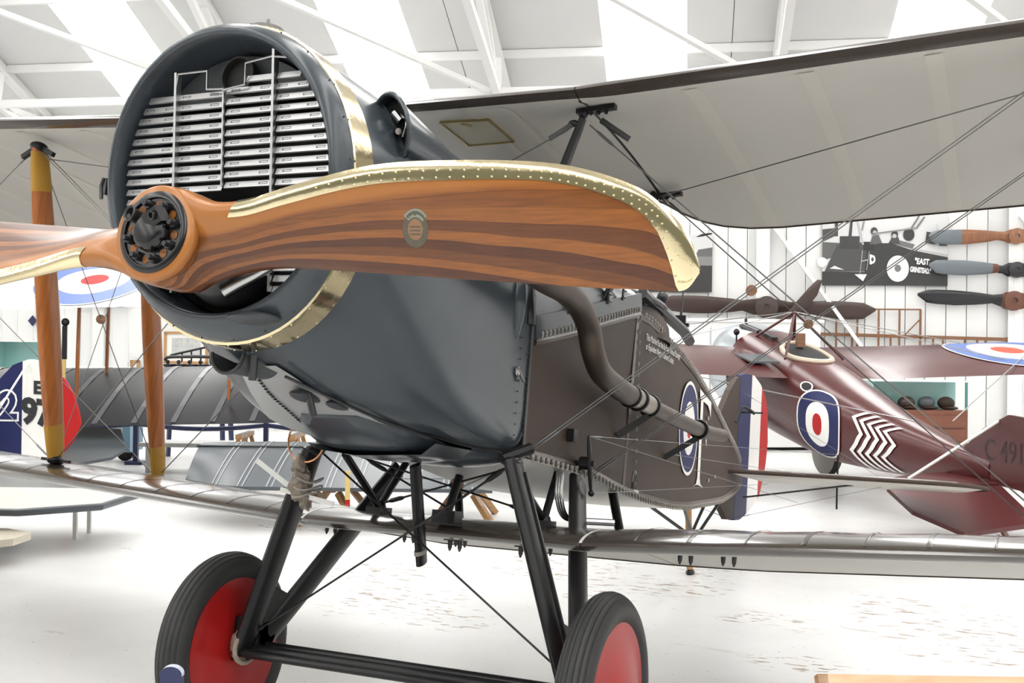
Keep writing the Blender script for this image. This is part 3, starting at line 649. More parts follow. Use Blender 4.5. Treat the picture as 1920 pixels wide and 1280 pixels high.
for p in ((4.9, -.37), (5.2, -.33), (4.75, .02)):
    part('stencil_mark', sheet([(p[0]-.03, p[1]-.015), (p[0]+.03, p[1]-.01), (p[0]+.03, p[1]+.01), (p[0]-.03, p[1]+.01)], side), M_cord, fus, False)

# cockpit coaming, windscreen, gun ring
part('cockpit_coaming', tube([V3(.30*math.cos(a), 2.52+.22*math.sin(a), .555+.02*math.sin(a)) for a in np.linspace(0, 2*PI, 29)], .022, 8), mat('tan_leather', (0.16, 0.07, 0.03), 0.5))
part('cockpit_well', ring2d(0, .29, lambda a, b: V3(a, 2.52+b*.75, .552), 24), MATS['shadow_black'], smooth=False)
part('windscreen', merge(*[bar(a, b, .006, .006) for a, b in ((V3(-.16, 2.28, .58), V3(-.16, 2.36, .76)), (V3(.16, 2.28, .58), V3(.16, 2.36, .76)), (V3(-.16, 2.36, .76), V3(.16, 2.36, .76)))], sheet([(-.16, 0), (.16, 0), (.16, 1), (-.16, 1)], lambda a, b: V3(a, 2.28+.08*b, .58+.18*b))), M_bright, smooth=False)
gr = part('gun_ring', merge(tube([V3(.40*math.cos(a), 3.22+.40*math.sin(a), .445-.03*math.sin(a)) for a in np.linspace(0, 2*PI, 37)], .022, 8), tube([V3(.38*math.cos(a), 3.22+.38*math.sin(a), .40-.03*math.sin(a)) for a in np.linspace(0, 2*PI, 37)], .016, 8),
     *[tube([V3(.39*math.cos(a), 3.22+.39*math.sin(a), .46), V3(.39*math.cos(a), 3.22+.39*math.sin(a), .36)], .014, 6) for a in np.linspace(0, 2*PI, 13)]), M_steel)
part('gun_ring_fairing', loft([[V3(r*math.cos(a), 3.22+r*math.sin(a), z) for a in np.linspace(0, 2*PI, 36)[:-1]] for r, z in ((.44, .26), (.43, .34), (.40, .40))], True, False, False), M_brown)
part('gun_pillar', merge(tube([V3(.22, 3.45, .46), V3(.24, 3.42, .75)], .02, 8), tube([V3(.30, 3.2, .46), V3(.26, 3.30, .72)], .013, 8), tube([V3(.34, 3.05, .46), V3(.30, 3.10, .70)], .012, 8), tube([V3(.10, 2.9, .66), V3(.32, 3.5, .60)], .022, 8), ball(V3(.36, 3.36, .52), .035, 10, 6), tube([V3(.36, 3.0, .47), V3(.42, 3.6, .38), V3(.40, 3.8, .36)], .03, 8)), M_steel)
part('ring_sight', merge(tube([V3(.36, 3.72, .40), V3(.36, 3.75, .64)], [.012, .003], 6), box((.36, 3.73, .47), (.06, .02, .05)), box((.36, 3.73, .44), (.10, .02, .02))), M_black, smooth=False)
# cockpit engine-like clutter seen under the blade
part('instrument_board', merge(box((.0, 2.32, .53), (.44, .03, .12)), *[lathe([(.04, 0), (.04, -.02), (0, -.02)], V3(x, 2.30, .54), Y1, 14) for x in (-.14, 0, .14)]), M_steel, smooth=False)

# ---- exhaust pipe, port side
ep = [(.47, .75, .18), (.53, 1.05, .165), (.55, 1.3, .150), (.56, 1.46, .146), (.56, 1.612, .125), (.56, 1.732, .065), (.56, 1.806, -.026), (.56, 1.922, -.095), (.56, 2.146, -.126), (.56, 2.33, -.137)]
part('exhaust_pipe', tube(smoothpath(ep, 7), .047, 18), M_exh, label='sooty curved exhaust pipe', angle=60)
part('exhaust_joint', tube([V3(.56, 2.30, -.135), V3(.56, 2.45, -.139), V3(.56, 2.62, -.147)], .044, 18), M_exh2)
part('exhaust_tail', tube(smoothpath([V3(.56, 2.55, -.146), V3(.56, 2.789, -.153), V3(.56, 3.381, -.166), V3(.56, 3.723, -.163), V3(.56, 4.02, -.150)], 5), .038, 16, False), M_exh)
part('exhaust_bore', ring2d(0, .036, lambda a, b: V3(.56+a, 4.0, -.151+b), 16), MATS['shadow_black'], smooth=False)
for y, z in ((2.31, -.136), (2.42, -.139), (2.60, -.146), (3.50, -.166)):
    part('exhaust_clamp', lathe([(.050, -.012), (.054, -.006), (.054, .006), (.050, .012)], V3(.56, y, z), V3(0, 1, -.05), 20), M_black)
part('exhaust_bracket', bar(V3(.57, 2.60, -.18), V3(.445, 2.50, -.30), .012, .03), M_black, smooth=False)
part('exhaust_bracket', bar(V3(.57, 3.50, -.20), V3(.40, 3.42, -.33), .012, .03), M_black, smooth=False)

# ---- wings
def fu(u): return .0735*(u**.58)*(1-u)*2.42 if u < 1 else 0.0
def flw(u): return -.012*math.sin(PI*min(1, u/.10)) if u < .10 else .016*math.sin(PI*(u-.10)/.90)
US_W = [0, .003, .008, .018, .035, .06, .10, .16, .24, .34, .45, .57, .69, .80, .90, .965, 1.0]
DIH, INC, CS = math.tan(.0605), .062, .62
class Wing:
    def __init__(s, y0, z0, te): s.y0, s.z0, s.te = y0, z0, te
    def le(s, x):
        ax = abs(x); tip = max(0, ax-5.45)
        return s.y0+.9*tip*tip/.25*.35, s.z0+max(0, ax-CS)*DIH
    def pt(s, x, u, up, off=0.0, sag=0.0):
        y0, z0 = s.le(x); c = s.te(abs(x))-y0
        h = (fu(u)*1.676-sag*max(0, math.sin(PI*u))**1.5 if up else flw(u)*1.676+sag*.5*max(0, math.sin(PI*u))**1.5)*min(1.0, c/1.5)+(off if up else -off)
        return V3(x, y0+u*c, z0-u*c*math.sin(INC)+h)
    def panel(s, xa, xb, name, label, mats, parent=None):
        sg = 1 if xb > 0 else -1; xs = []
        a, b = min(abs(xa), abs(xb)), max(abs(xa), abs(xb))
        x = a
        ns = max(2, int(round((b-a)/.0675)))
        xs = [a+(b-a)*k/ns for k in range(ns+1)]
        secs = []
        for x in xs:
            f = ((x-CS)/.405) % 1.0; sag = .0065*math.sin(PI*f)**2
            r = [s.pt(sg*x, u, True, 0, sag) for u in reversed(US_W)]+[s.pt(sg*x, u, False, 0, sag) for u in US_W[1:]]
            secs.append(r if sg > 0 else r)
        n = len(secs[0]); V, F = loft(secs, True, True, True); mi = []
        for k in range(len(F)):
            j = k % n; mi.append(1 if (k < (len(secs)-1)*n and j >= len(US_W)-1+4) else 0)
        if sg < 0: F = [tuple(reversed(f)) for f in F]
        return part(name, (V, F, mi), mats, parent, True, label, 50)
    def strip(s, x, w, up, u0=.05, u1=.985):
        us = [u for u in US_W if u0 <= u <= u1]; us = [u0]+us+[u1]
        return loft([[s.pt(x-w/2, u, up, .0008), s.pt(x, u, up, .0016), s.pt(x+w/2, u, up, .0008)] for u in us], False, False, False)
def te_up(x): return float(np.interp(x, [0, .60, .63, .66, .72, .80, .92, 1.06, 5.2, 5.6, 5.98], [2.44, 2.44, 2.50, 2.62, 2.75, 2.84, 2.905, 2.93, 2.93, 2.85, 2.3]))
def te_lo(x): return float(np.interp(x, [0, .62, .80, 1.0, 5.2, 5.6, 5.98], [2.95, 2.95, 3.15, 3.31, 3.31, 3.22, 2.7]))
UW = Wing(1.26, .849, te_up); LW = Wing(1.64, -.781, te_lo)
M2 = [M_dope, M_cream]
csu = UW.panel(-.0001, -CS, 'upper_centre_section', None, M2); csu2 = UW.panel(.0001, CS, 'upper_centre_section', None, M2)
uwp = UW.panel(CS+.004, 5.97, 'upper_wing', 'upper port wing, pale fabric underneath', M2); uws = UW.panel(-CS-.004, -5.97, 'upper_wing', 'upper starboard wing, pale fabric underneath', M2)
lcs = LW.panel(.0001, CS, 'lower_centre_section', None, M2); LW.panel(-.0001, -CS, 'lower_centre_section', None, M2)
lwp = LW.panel(CS+.004, 5.97, 'lower_wing', 'lower port wing, glossy brown above', M2); lws = LW.panel(-CS-.004, -5.97, 'lower_wing', 'lower starboard wing, glossy brown above', M2)
for W_, nm_, te0 in ((UW, 'upper', te_up), (LW, 'lower', te_lo)):
    for sg in (1, -1): part('trailing_edge', tube([W_.pt(sg*x, 1.0, True) for x in list(np.linspace(0, .6, 5))+list(np.linspace(.62, 1.1, 14))+list(np.linspace(1.3, 5.9, 18))], .006, 6), M_brown)
ribs = [CS+.405*k for k in range(1, 12)]
for x in ribs:
    for sg, wu, wl in ((1, uwp, lwp), (-1, uws, lws)):
        part('rib_tape', UW.strip(sg*x, .055, False), M_tape, wu)
        part('rib_tape', LW.strip(sg*x, .018, True, .012), M_dtape, wl)
        if x < 3.2: part('rib_tape', LW.strip(sg*(x-.2025), .010, True, .012, .6), M_dtape, wl)
for x in (-.30, .30, .15):
    part('rib_tape', UW.strip(x, .03, False), M_tape, csu2)
part('join_strip', UW.strip(CS, .012, False), M_black, csu2); part('join_strip', UW.strip(-CS, .012, False), M_black, csu)
part('join_strip', LW.strip(CS, .012, True, .004), M_white, lcs); part('join_strip', LW.strip(-CS, .012, True, .004), M_white, lcs)
# hatch in the centre section
def und(x, y): y0, z0 = UW.le(x); c = te_up(abs(x))-y0; return UW.pt(x, (y-y0)/c, False, .004)
hx = [(-.02, 1.44), (.19, 1.45), (.19, 1.70), (-.025, 1.71)]
ht = part('inspection_hatch', sheet(hx, und), mat('hatch_linen', (0.50, 0.48, 0.38), 0.5), csu2, False)
part('hatch_edge', merge(*[bar(und(*hx[i]), und(*hx[(i+1) % 4]), .006, .012) for i in range(4)], bar(und(.06, 1.47), und(.09, 1.50), .02, .012)), M_brass2, csu2, False)
# chafing plates and cabane fittings
for sg in (1, -1):
    for y, zf in ((1.42, .79), (2.35, .775)):
        p = und(sg*.60, y) if abs(.60) < CS else None
        part('cabane_fitting', merge(bar(V3(sg*.575, y, p[2]-.012), V3(sg*.73, y-.01, p[2]-.005), .03, .018), ball(V3(sg*.60, y, p[2]-.02), .02, 8, 6), *[ball(V3(sg*(.60+.03*k), y, p[2]-.02), .009, 6, 4) for k in range(4)]), M_black)
    part('cabane_strut', strut(V3(sg*.60, 1.42, .80), V3(sg*.405, 1.47, .30), .062, .030, Y1, .8), M_black); part('cabane_strut', strut(V3(sg*.405, 1.47, .30), V3(sg*.43, 1.475, .02), .062, .03, Y1, .9), M_black)
    part('cabane_strut', strut(V3(sg*.60, 2.35, .79), V3(sg*.41, 2.25, .22), .060, .030, Y1, .8), M_black)
    part('wire_shackle', merge(ball(V3(sg*.57, 1.40, .775), .014, 8, 6, (1.6, 1, 1)), bar(V3(sg*.57, 1.40, .775), V3(sg*.49, 1.37, .71), .016, .016)), M_black)
    part('wire_shackle', bar(V3(sg*.66, 1.45, .80), V3(sg*.76, 1.50, .735), .018, .018), M_black)

# interplane struts (two pairs a side) with bound ends
for sg in (-1, 1):
    for xs in (2.23, 4.45):
        dz = (xs-2.23)*DIH
        for (yb, zb), (yt, zt) in (((1.837, -.60+dz), (1.463, .885+dz)), ((2.583, -.645+dz), (2.21, .845+dz))):
            p0, p1 = V3(sg*xs, yb, zb), V3(sg*xs, yt, zt)
            st = part('interplane_strut', strut(p0, p1, .142, .056, Y1, .62, 16, 16), M_strut, label='varnished wooden interplane strut')
            d = p1-p0
            def seg(a, b): return loft([[*(lambda q, k: [q+unit(Y1-unit(d)*np.dot(Y1, unit(d)))*(.072*k)*math.cos(2*PI*j/16)+np.cross(unit(d), unit(Y1-unit(d)*np.dot(Y1, unit(d))))*(.0285*k)*math.sin(2*PI*j/16) for j in range(16)])(p0+d*f, .62+.38*math.sin(PI*f)**.6+.02)] for f in np.linspace(a, b, 6)])
            part('cord_binding', seg(.012, .115), M_bind, st); part('cord_binding', seg(.86, .985), M_bind, st)
            part('strut_socket', merge(ball(p0, .05, 12, 6, (.7, 1, .5)), bar(p0+V3(-sg*.09, 0, -.005), p0+V3(sg*.09, 0, .004), .02, .014)), M_black, st); part('strut_socket', merge(ball(p1, .05, 12, 6, (.7, 1, .5)), bar(p1+V3(-.10, 0, -.045), p1+V3(-.02, 0, -.005), .022, .022), bar(p1+V3(.10, 0, -.045), p1+V3(.02, 0, -.005), .022, .022)), M_black, st)

# ---- wires
def wire(p0, p1, r=.0022, m=None, nm='bracing_wire', buckle=True, pair=0.0):
    p0, p1 = V3(*p0), V3(*p1); d = unit(p1-p0); L = np.linalg.norm(p1-p0)
    for o in ((0.0,) if not pair else (-pair, pair)):
        of = V3(0, o, 0) if abs(d[1]) < .7 else V3(o, 0, 0)
        ms = [tube([p0+of, p1+of], r, 6)]
        if buckle: ms.append(tube([p0+of+d*.03, p0+of+d*.05, p0+of+d*.11, p0+of+d*.13], [r, r*2.2, r*2.2, r], 6))
        part(nm, merge(*ms), m or M_wire)
for sg in (1, -1):
    wire((sg*.46, 1.50, -.44), (sg*2.23, 1.463, .88), pair=.017)
    wire((sg*.47, 2.12, -.50), (sg*2.23, 2.21, .84), pair=.017)
    wire((sg*.62, 1.44, .78), (sg*2.23, 1.837, -.60), .0028, pair=.0)
    wire((sg*.64, 2.36, .77), (sg*2.23, 2.583, -.63), .0028)
    wire((sg*2.23, 1.463, .87), (sg*2.23, 2.583, -.64)); wire((sg*2.23, 2.21, .83), (sg*2.23, 1.837, -.6))
    wire((sg*2.26, 1.837, -.6), (sg*4.42, 1.463, 1.01)); wire((sg*2.26, 1.463, .88), (sg*4.42, 1.837, -.47))
    wire((sg*2.26, 2.583, -.63), (sg*4.42, 2.21, .98))
    wire((sg*.60, 2.35, .765), (sg*2.30, 1.52, .855), .0026, nm='aileron_cable')
    wire((sg*.58, 1.42, .78), (sg*-.40, 1.47, .33), .0025)
    wire((sg*-.73, 1.475, -1.27), (sg*.42, 1.44, -.50), .0042, M_black)
for f, a, b in ((.4455, (.46, 1.50, -.44), (2.23, 1.463, .88)), (.49, (.47, 2.12, -.50), (2.23, 2.21, .84))):
    c = V3(*a)+(V3(*b)-V3(*a))*f
    for sg in (1, -1): part('wire_disc', lathe([(.002, -.008), (.019, -.006), (.019, .006), (.002, .008)], V3(sg*c[0], c[1], c[2]), unit(V3(-.4, 1, 0)), 16), M_brownw)
c = V3(-2.23, 2.005, .14); part('wire_disc', lathe([(.002, -.008), (.024, -.006), (.024, .006), (.002, .008)], c, V3(-.6, 1, 0), 16), M_brownw)
# tail control cables
for sg in (1, -1):
    wire((sg*.50, 2.0, -.345), (sg*.80, 6.9, -.02), .0016, M_wire); wire((sg*.50, 2.0, -.345), (sg*.50, 6.9, -.42), .0016, M_wire)
    wire((sg*.50, 2.06, -.575), (sg*.32, 6.6, -.30), .0016, M_wire); wire((sg*.40, 3.6, -.30), (sg*.75, 6.85, -.215), .0016, M_wire)

# ---- undercarriage
AX = V3(0, 1.475, -1.297)
for sg in (1, -1):
    tf = V3(sg*.43, 1.40, -.49); tr_ = V3(sg*.43, 2.08, -.53); bt = V3(sg*.70, 1.475, -1.31)
    lg = part('undercarriage_leg', strut(tf, bt+V3(0, -.03, 0), .135, .060, Y1, .92), M_black)
    lr = part('undercarriage_leg', strut(tr_, bt+V3(0, .05, 0), .135, .060, Y1, .92), M_black)
    part('leg_rib', bar(tf+V3(0, .02, 0)+(bt-tf)*.05+X1*sg*.024, tf+(bt-tf)*.96+X1*sg*.024, .012, .02, X1), M_steel, lg, False)
    # gusset plate joining both legs above the axle
    g = lambda f, o: tf+(bt-tf)*f+V3(sg*.012, o, 0)
    G = [tf+(bt-tf)*.66, tr_+(bt-tr_)*.72, tr_+(bt-tr_)*1.0+V3(0, .03, 0), tf+(bt-tf)*1.02]
    V = [p+X1*.008 for p in G]+[p-X1*.008 for p in G]
    gp = part('gusset_plate', (V, [(0, 1, 2, 3), (7, 6, 5, 4), (0, 4, 5, 1), (1, 5, 6, 2), (2, 6, 7, 3), (3, 7, 4, 0)]), M_black, smooth=False)
    part('gusset_hole', lathe([(.05, 0), (0, 0)], (G[0]+G[1]+G[2]+G[3])/4+V3(sg*-.0095, .02, -.05), X1, 20), M_red, gp, False)
    part('leg_collar', merge(ball(tf+V3(0, 0, -.01), .045, 12, 8, (.8, 1.2, .5)), tube([tf+V3(-sg*.04, -.01, 0), tf+V3(sg*.03, .09, .05)], .022, 8)), M_black)
    part('bungee_binding', merge(*[tube([bt+V3(sg*(.01+.010*k), .075*math.cos(a)+.01*k, .035+.06*math.sin(a)-.012*(k % 2)) for a in np.linspace(0, 2*PI, 15)], .010, 6) for k in range(-3, 5)]), mat('bungee_cord', (0.30, 0.25, 0.20), 0.8, var=0.5, vscale=40))
    part('bungee_cover', loft([[bt+V3(sg*.02+.045*math.cos(a)*k, .05*math.sin(a)*k, z) for a in np.linspace(0, 2*PI, 13)[:-1]] for z, k in ((.14, .9), (.05, 1.1), (-.03, 1.0))]), M_black)
    # wheel
    wc = V3(sg*.806, 1.475, -1.297)
    wh = part('wheel', merge(setm(lathe([(.275, .052*sg), (.262, .048*sg), (.15, .075*sg), (.055, .094*sg), (.05, .105*sg), (.0, .105*sg)], wc, X1, 48), 0), setm(lathe([(.275, -.052*sg), (.262, -.048*sg), (.15, -.062*sg), (.055, -.072*sg), (.0, -.072*sg)], wc, X1, 48), 0)), M_red, label='red disc wheel with black tyre')
    prof = []
    for k in range(0, 61):
        a = -2.45+4.9*k/60; x, r = .063*math.sin(a), .312+.063*math.cos(a)
        if abs(a) < .95 and (k % 4 == 0): r -= .0045
        prof.append((r, x))
    prof += [(.266, .030), (.266, -.030)]
    part('tyre', lathe(prof, wc, X1, 72, True), M_rubber, wh, angle=25)
    part('hub_cap', lathe([(.045, .10*sg), (.045, .125*sg), (.03, .135*sg), (0, .135*sg)], wc, X1, 20), M_black, wh)
part('axle', tube([V3(-.80, 1.475, -1.297), V3(.80, 1.475, -1.297)], .024, 14), M_black)
part('spreader_bar', strut(V3(-.68, 1.42, -1.305), V3(.68, 1.42, -1.305), .06, .036, Y1, 1.0), M_black); part('spreader_bar', tube([V3(-.68, 1.54, -1.285), V3(.68, 1.54, -1.285)], .018, 12), M_black)
# tied rag, strap and copper ring on the starboard leg
p = V3(-.43, 1.40, -.49)+V3(-.27, .075, -.82)*.14+V3(.05, -.01, .02)
M_rag = mat('oily_rag', (0.20, 0.165, 0.13), 0.7, var=0.45, vscale=25, bump=0.5, bscale=30)
def lumpy(c, sx, sz, seed):
    rr = random.Random(seed); V, F = ball((0, 0, 0), 1, 18, 14, (1, 1, 1)); out = []
    ph = [rr.uniform(0, 6.28) for _ in range(8)]
    for v in V:
        k = 1+.16*math.sin(5*v[0]+ph[0]+3*v[2])+.13*math.sin(9*v[2]+ph[1]+4*v[1])+.10*math.sin(13*v[1]+ph[2]-7*v[0])+.06*math.sin(23*v[2]+ph[3])
        out.append(np.asarray(c)+V3(v[0]*sx, v[1]*sx*.8, v[2]*sz)*k)
    return out, F
rg = part('tied_rag', merge(lumpy(p+V3(-.02, -.05, -.05), .045, .065, 1), lumpy(p+V3(-.03, -.055, .02), .03, .04, 2), lumpy(p+V3(.01, -.05, -.105), .028, .038, 3)), M_rag)
part('binding_cord', merge(*[tube([p+V3(-.01+.055*math.cos(a), -.02+.062*math.sin(a), -.03-.03*k+.012*math.sin(2*a+k)) for a in np.linspace(0, 2*PI, 17)], .004, 5) for k in range(3)]), M_cord, rg)['kind'] = 'stuff'
part('copper_ring', tube([p+V3(-.01+.085*math.cos(a), -.06, .12+.085*math.sin(a)) for a in np.linspace(0, 2*PI, 25)], .0035, 6), mat('copper_wire', (0.55, 0.26, 0.13), 0.3, 1.0), rg)
part('tie_strap', merge(bar(p+V3(-.10, -.07, -.075), p+V3(.14, -.055, -.115), .004, .018), bar(p+V3(-.24, -.05, .03), p+V3(-.05, -.06, -.07), .004, .02)), mat('clear_nylon_tie', (0.62, 0.62, 0.60), 0.4), rg, False)
# ---- struts between belly and lower wing
def V_(a, b, r=.016, nm='centre_strut'): part(nm, tube([V3(*a), V3(*b)], r, 10), M_black)
for sg in (1, -1):
    V_((sg*.36, 1.52, -.50), (sg*.38, 1.86, -.70)); V_((sg*.36, 2.02, -.50), (sg*.38, 1.86, -.70)); V_((sg*.40, 2.62, -.55), (sg*.42, 2.72, -.75), .022)
    part('strut_foot', merge(ball(V3(sg*.38, 1.86, -.70), .03, 10, 6), box((sg*.38, 1.86, -.715), (.07, .10, .03))), M_black)
part('centre_post', strut(V3(.02, 1.42, -.53), V3(.01, 1.56, -.90), .075, .035, Y1, .95), M_black)
part('post_tip', strut(V3(.0107, 1.54, -.845), V3(.01, 1.545, -.86), .082, .04, Y1, 1.0), M_cord)
V_((.05, 1.66, -.70), (.06, 1.72, -.55), .018); part('strut_foot', box((.05, 1.66, -.715), (.10, .07, .05)), M_black, smooth=False)
for a, b in (((-.36, 1.86, -.68), (.36, 1.62, -.50)), ((.36, 1.86, -.68), (-.36, 1.62, -.50)), ((-.36, 2.5, -.6), (.34, 1.6, -.50)), ((-.33, 1.6, -.5), (.05, 1.66, -.68)), ((.33, 1.6, -.5), (.05, 1.66, -.68))): wire(a, b, .0045, M_black)
part('wire_disc', lathe([(.004, -.01), (.028, -.008), (.028, .008), (.004, .01)], V3(.03, 1.76, -.585), Y1, 16), M_brownw)
for x, y in ((-.3, 2.0), (.05, 1.75), (.36, 1.75), (.30, 2.1), (.9, 2.1), (1.05, 2.2), (-.7, 2.0), (-.1, 2.1)):
    z = LW.pt(x, (y-1.64)/(te_lo(abs(x))-1.64), False)[2]
    part('underwing_bolts', merge(box((x, y, z-.006), (.08, .05, .012)), *[lathe([(.011, 0), (.009, -.03), (.003, -.045), (.0, -.045)], V3(x+q, y, z-.008), Z1, 8) for q in (-.022, .022)]), M_steel)
# control lever, fairlead and cable conduit on the port side
part('control_lever', merge(strut(V3(.50, 1.985, -.345), V3(.50, 2.06, -.575), .035, .02, Y1, .5), lathe([(.028, -.02), (.028, .02)], V3(.48, 2.02, -.455), X1, 14), tube([V3(.43, 2.02, -.455), V3(.52, 2.02, -.455)], .012, 8), ball(V3(.50, 2.06, -.575), .014, 8, 6)), M_black)
part('lever_bracket', box((.45, 1.93, -.35), (.03, .05, .05)), M_black, smooth=False)
part('cable_conduit', merge(*[tube(smoothpath([V3(.40+.01*k, 1.95, -.50), V3(.41+.01*k, 1.93, -.60), V3(.43+.01*k, 1.97, -.68), V3(.50+.01*k, 2.02, -.692)], 5), .008, 8) for k in (-1, 0, 1)], tube([V3(.50, 2.02, -.69), V3(.60, 2.08, -.687)], .014, 8)), M_bright)

# ---- tail
tp = [(.10, 6.05), (.6, 6.18), (1.3, 6.36), (1.66, 6.50), (1.82, 6.66), (1.90, 6.86), (1.90, 7.0), (1.82, 7.16), (1.6, 7.22), (.4, 7.22), (.12, 7.05)]
for sg in (1, -1):
    cx, cy = .9, 6.85; top, botm, mid = [], [], []
    mid = [V3(sg*x, y, -.245+.012*x) for x, y in tp]
    inn = [(cx+(x-cx)*.86, cy+(y-cy)*.80) for x, y in tp]
    top = [V3(sg*x, y, -.245+.012*x+.03) for x, y in inn]; botm = [V3(sg*x, y, -.245+.012*x-.03) for x, y in inn]
    n = len(tp); Vt = mid+top+botm; F = [tuple(range(n, 2*n)), tuple(reversed(range(2*n, 3*n)))]; mi = [0, 1]
    for i in range(n):
        j = (i+1) % n; F += [(i, j, n+j, n+i), (j, i, 2*n+i, 2*n+j)]; mi += [0, 1]
    t_ = part('tailplane', (Vt, F, mi), [M_dope, M_cream], smooth=False)
    part('tailplane_edge', tube(smoothpath(mid[:8], 4), .016, 8), M_brown, t_)
    part('tail_strut', strut(V3(sg*.15, 6.5, -.42), V3(sg*.95, 6.75, -.26), .03, .015, Y1), M_steel); part('elevator_horn', merge(bar(V3(sg*.80, 6.95, -.02), V3(sg*.80, 6.98, -.45), .012, .03, Y1)), M_black, smooth=False)
    wire((sg*.04, 6.75, .45), (sg*1.2, 6.75, -.22), .0016, M_wire); wire((sg*.04, 6.75, -.58), (sg*1.2, 6.75, -.25), .0016, M_wire)
def fin(poly, m, nm, th=.045, **k):
    return part(nm, prism(poly, lambda a, b: V3(th/2, a, b), th, X1), m, smooth=False, **k)
fin([(5.9, -.02), (6.15, .18), (6.45, .42), (6.68, .55), (6.78, .575), (6.78, -.59), (6.55, -.60), (6.3, -.50), (6.3, -.2)], M_brown, 'fin', label='brown tail fin')
def rud(y): return float(np.interp(y, [6.79, 7.0, 7.32, 7.6, 7.8, 7.95, 8.02], [.585, .63, .66, .62, .55, .45, .14])), float(np.interp(y, [6.79, 7.0, 7.3, 7.6, 7.75, 7.95, 8.02], [-.60, -.59, -.52, -.42, -.35, -.12, .14]))
for ya, yb, m, nm in ((6.79, 7.24, M_blue, 'rudder_blue_stripe'), (7.24, 7.66, M_white, 'rudder_white_stripe'), (7.66, 8.02, M_mred, 'rudder_red_stripe')):
    ys = np.linspace(ya, yb, 8); fin([(y, rud(y)[0]) for y in ys]+[(y, rud(y)[1]) for y in reversed(ys)], m, nm)
part('tail_skid', merge(setm(strut(V3(0, 5.45, -.52), V3(0, 5.585, -.97), .06, .05, Y1, 1.0), 0), setm(ball(V3(0, 5.60, -1.0), 1, 10, 6, (.03, .06, .03)), 1)), [M_frame, M_black], label='wooden tail skid')
for a, b in (((.12, 4.9, -.56), (.02, 5.50, -.72)), ((-.12, 4.9, -.56), (-.02, 5.50, -.72)), ((.03, 6.3, -.45), (.02, 5.62, -.75)), ((-.08, 6.3, -.45), (-.02, 5.62, -.75))): V_(a, b, .012, 'skid_strut')
part('rudder_horn', merge(bar(V3(.0, 6.80, .28), V3(.22, 6.80, .28), .03, .012), tube(smoothpath([V3(.18, 6.0, .12), V3(.22, 6.05, .24), V3(.30, 6.1, .20)], 4), .012, 8)), M_black, smooth=False)

# ================================================================== BACKGROUND AIRCRAFT
FWH = unit(V3(CF[0], CF[1], 0)); RTH = V3(FWH[1], -FWH[0], 0)
def gp(lat, dep, z=0.0): return V3(CAM[0], CAM[1], 0)+RTH*lat+FWH*dep+V3(0, 0, z)
def ell(c, rx, rz, n=24, p=2.0):
    out = []
    for k in range(n):
        a = 2*PI*k/n; q, s_ = math.cos(a), math.sin(a)
        out.append(V3(c[0]+rx*math.copysign(abs(q)**(2/p), q), c[1], c[2]+rz*math.copysign(abs(s_)**(2/p), s_)))
    return out
def aerofoil_wing(xa, xb, le, te, zl, zt, th=.12, dih=0.0, nx=12, tip=.25):
    """le/te functions of |x| (forward = +y); closed loft with upper and lower surfaces"""
    us = [0, .01, .04, .1, .2, .35, .55, .8, 1.0]; secs = []
    for k in range(nx+1):
        x = xa+(xb-xa)*k/nx; yl, yt = le(x), te(x); z0 = zl+abs(x)*dih; z1 = zt+abs(x)*dih; c = yl-yt
        up = [V3(x, yl-c*u, z0+(z1-z0)*u+th*2.4*math.sqrt(u)*(1-u)) for u in us]; lo = [V3(x, yl-c*u, z0+(z1-z0)*u-.015*math.sin(PI*u)) for u in us[1:-1]]
        secs.append(up[::-1]+lo)
    return secs, loft(secs), len(us)
# ---- red monoplane on the right
RM = root('monoplane', 'dark red single-seat monoplane with zigzag stripes on its fuselage', 'airplane', gp(3.27, 14.0), (0, 0, YAW+math.radians(11)))
TT = [.12, .2, .35, .9, 1.9, 2.6, 3.2, 4.0, 5.0, 5.6]; ZC = [1.42, 1.42, 1.39, 1.31, 1.09, .94, .815, .70, .60, .57]; RX = [.20, .44, .56, .57, .52, .48, .42, .31, .16, .03]; RZ = [.20, .44, .56, .56, .52, .48, .42, .31, .18, .10]
mz = lambda t: float(np.interp(t, TT, ZC)); mrx = lambda t: float(np.interp(t, TT, RX)); mrz = lambda t: float(np.interp(t, TT, RZ))
def mpart(n, vf, m, parent=None, smooth=True, label=None):
    o = obj(n, vf, m, parent or RM, smooth)
    if label: o['label'] = label
    return o
ts = sorted(TT[3:]+[1.0, 1.4, 2.2, 2.9, 3.6, 4.5])
mf = mpart('fuselage', loft([ell((0, 1.1-t, mz(t)), mrx(t), mrz(t), 32, 2.6) for t in ts if t >= 1.0]), M_dred)
mpart('engine_cowling', loft([ell((0, 1.1-t, mz(t)), mrx(t)*1.02, mrz(t)*1.02, 32, 2.1) for t in (.12, .2, .35, .6, 1.0)]), M_silver)
mpart('spinner', lathe([(.18, 0), (.12, .14), (0, .2)], V3(0, .98, 1.43), Y1, 20), M_silver)
def mside(t, b, off=.012):
    th = b/(mrz(t)+1e-6); p = 2.6; c, s_ = math.cos(th), math.sin(th)
    return V3(-(mrx(t)+off)*abs(c)**(2/p), 1.1-t, mz(t)+(mrz(t)+off)*math.copysign(abs(s_)**(2/p), s_))
for k, (r0, r1, m) in enumerate(((0, .075, M_mred), (.075, .19, M_white), (.19, .33, M_blue), (.33, .35, M_white))):
    mpart(('red_centre', 'white_ring', 'blue_ring', 'white_outline')[k], ring2d(r0, r1, lambda a, b: mside(3.2+a*1.15, b), 48), m, mf, False)
zz = [(0, .30), (-.14, .17), (0, .04), (-.14, -.10), (0.03, -.29)]
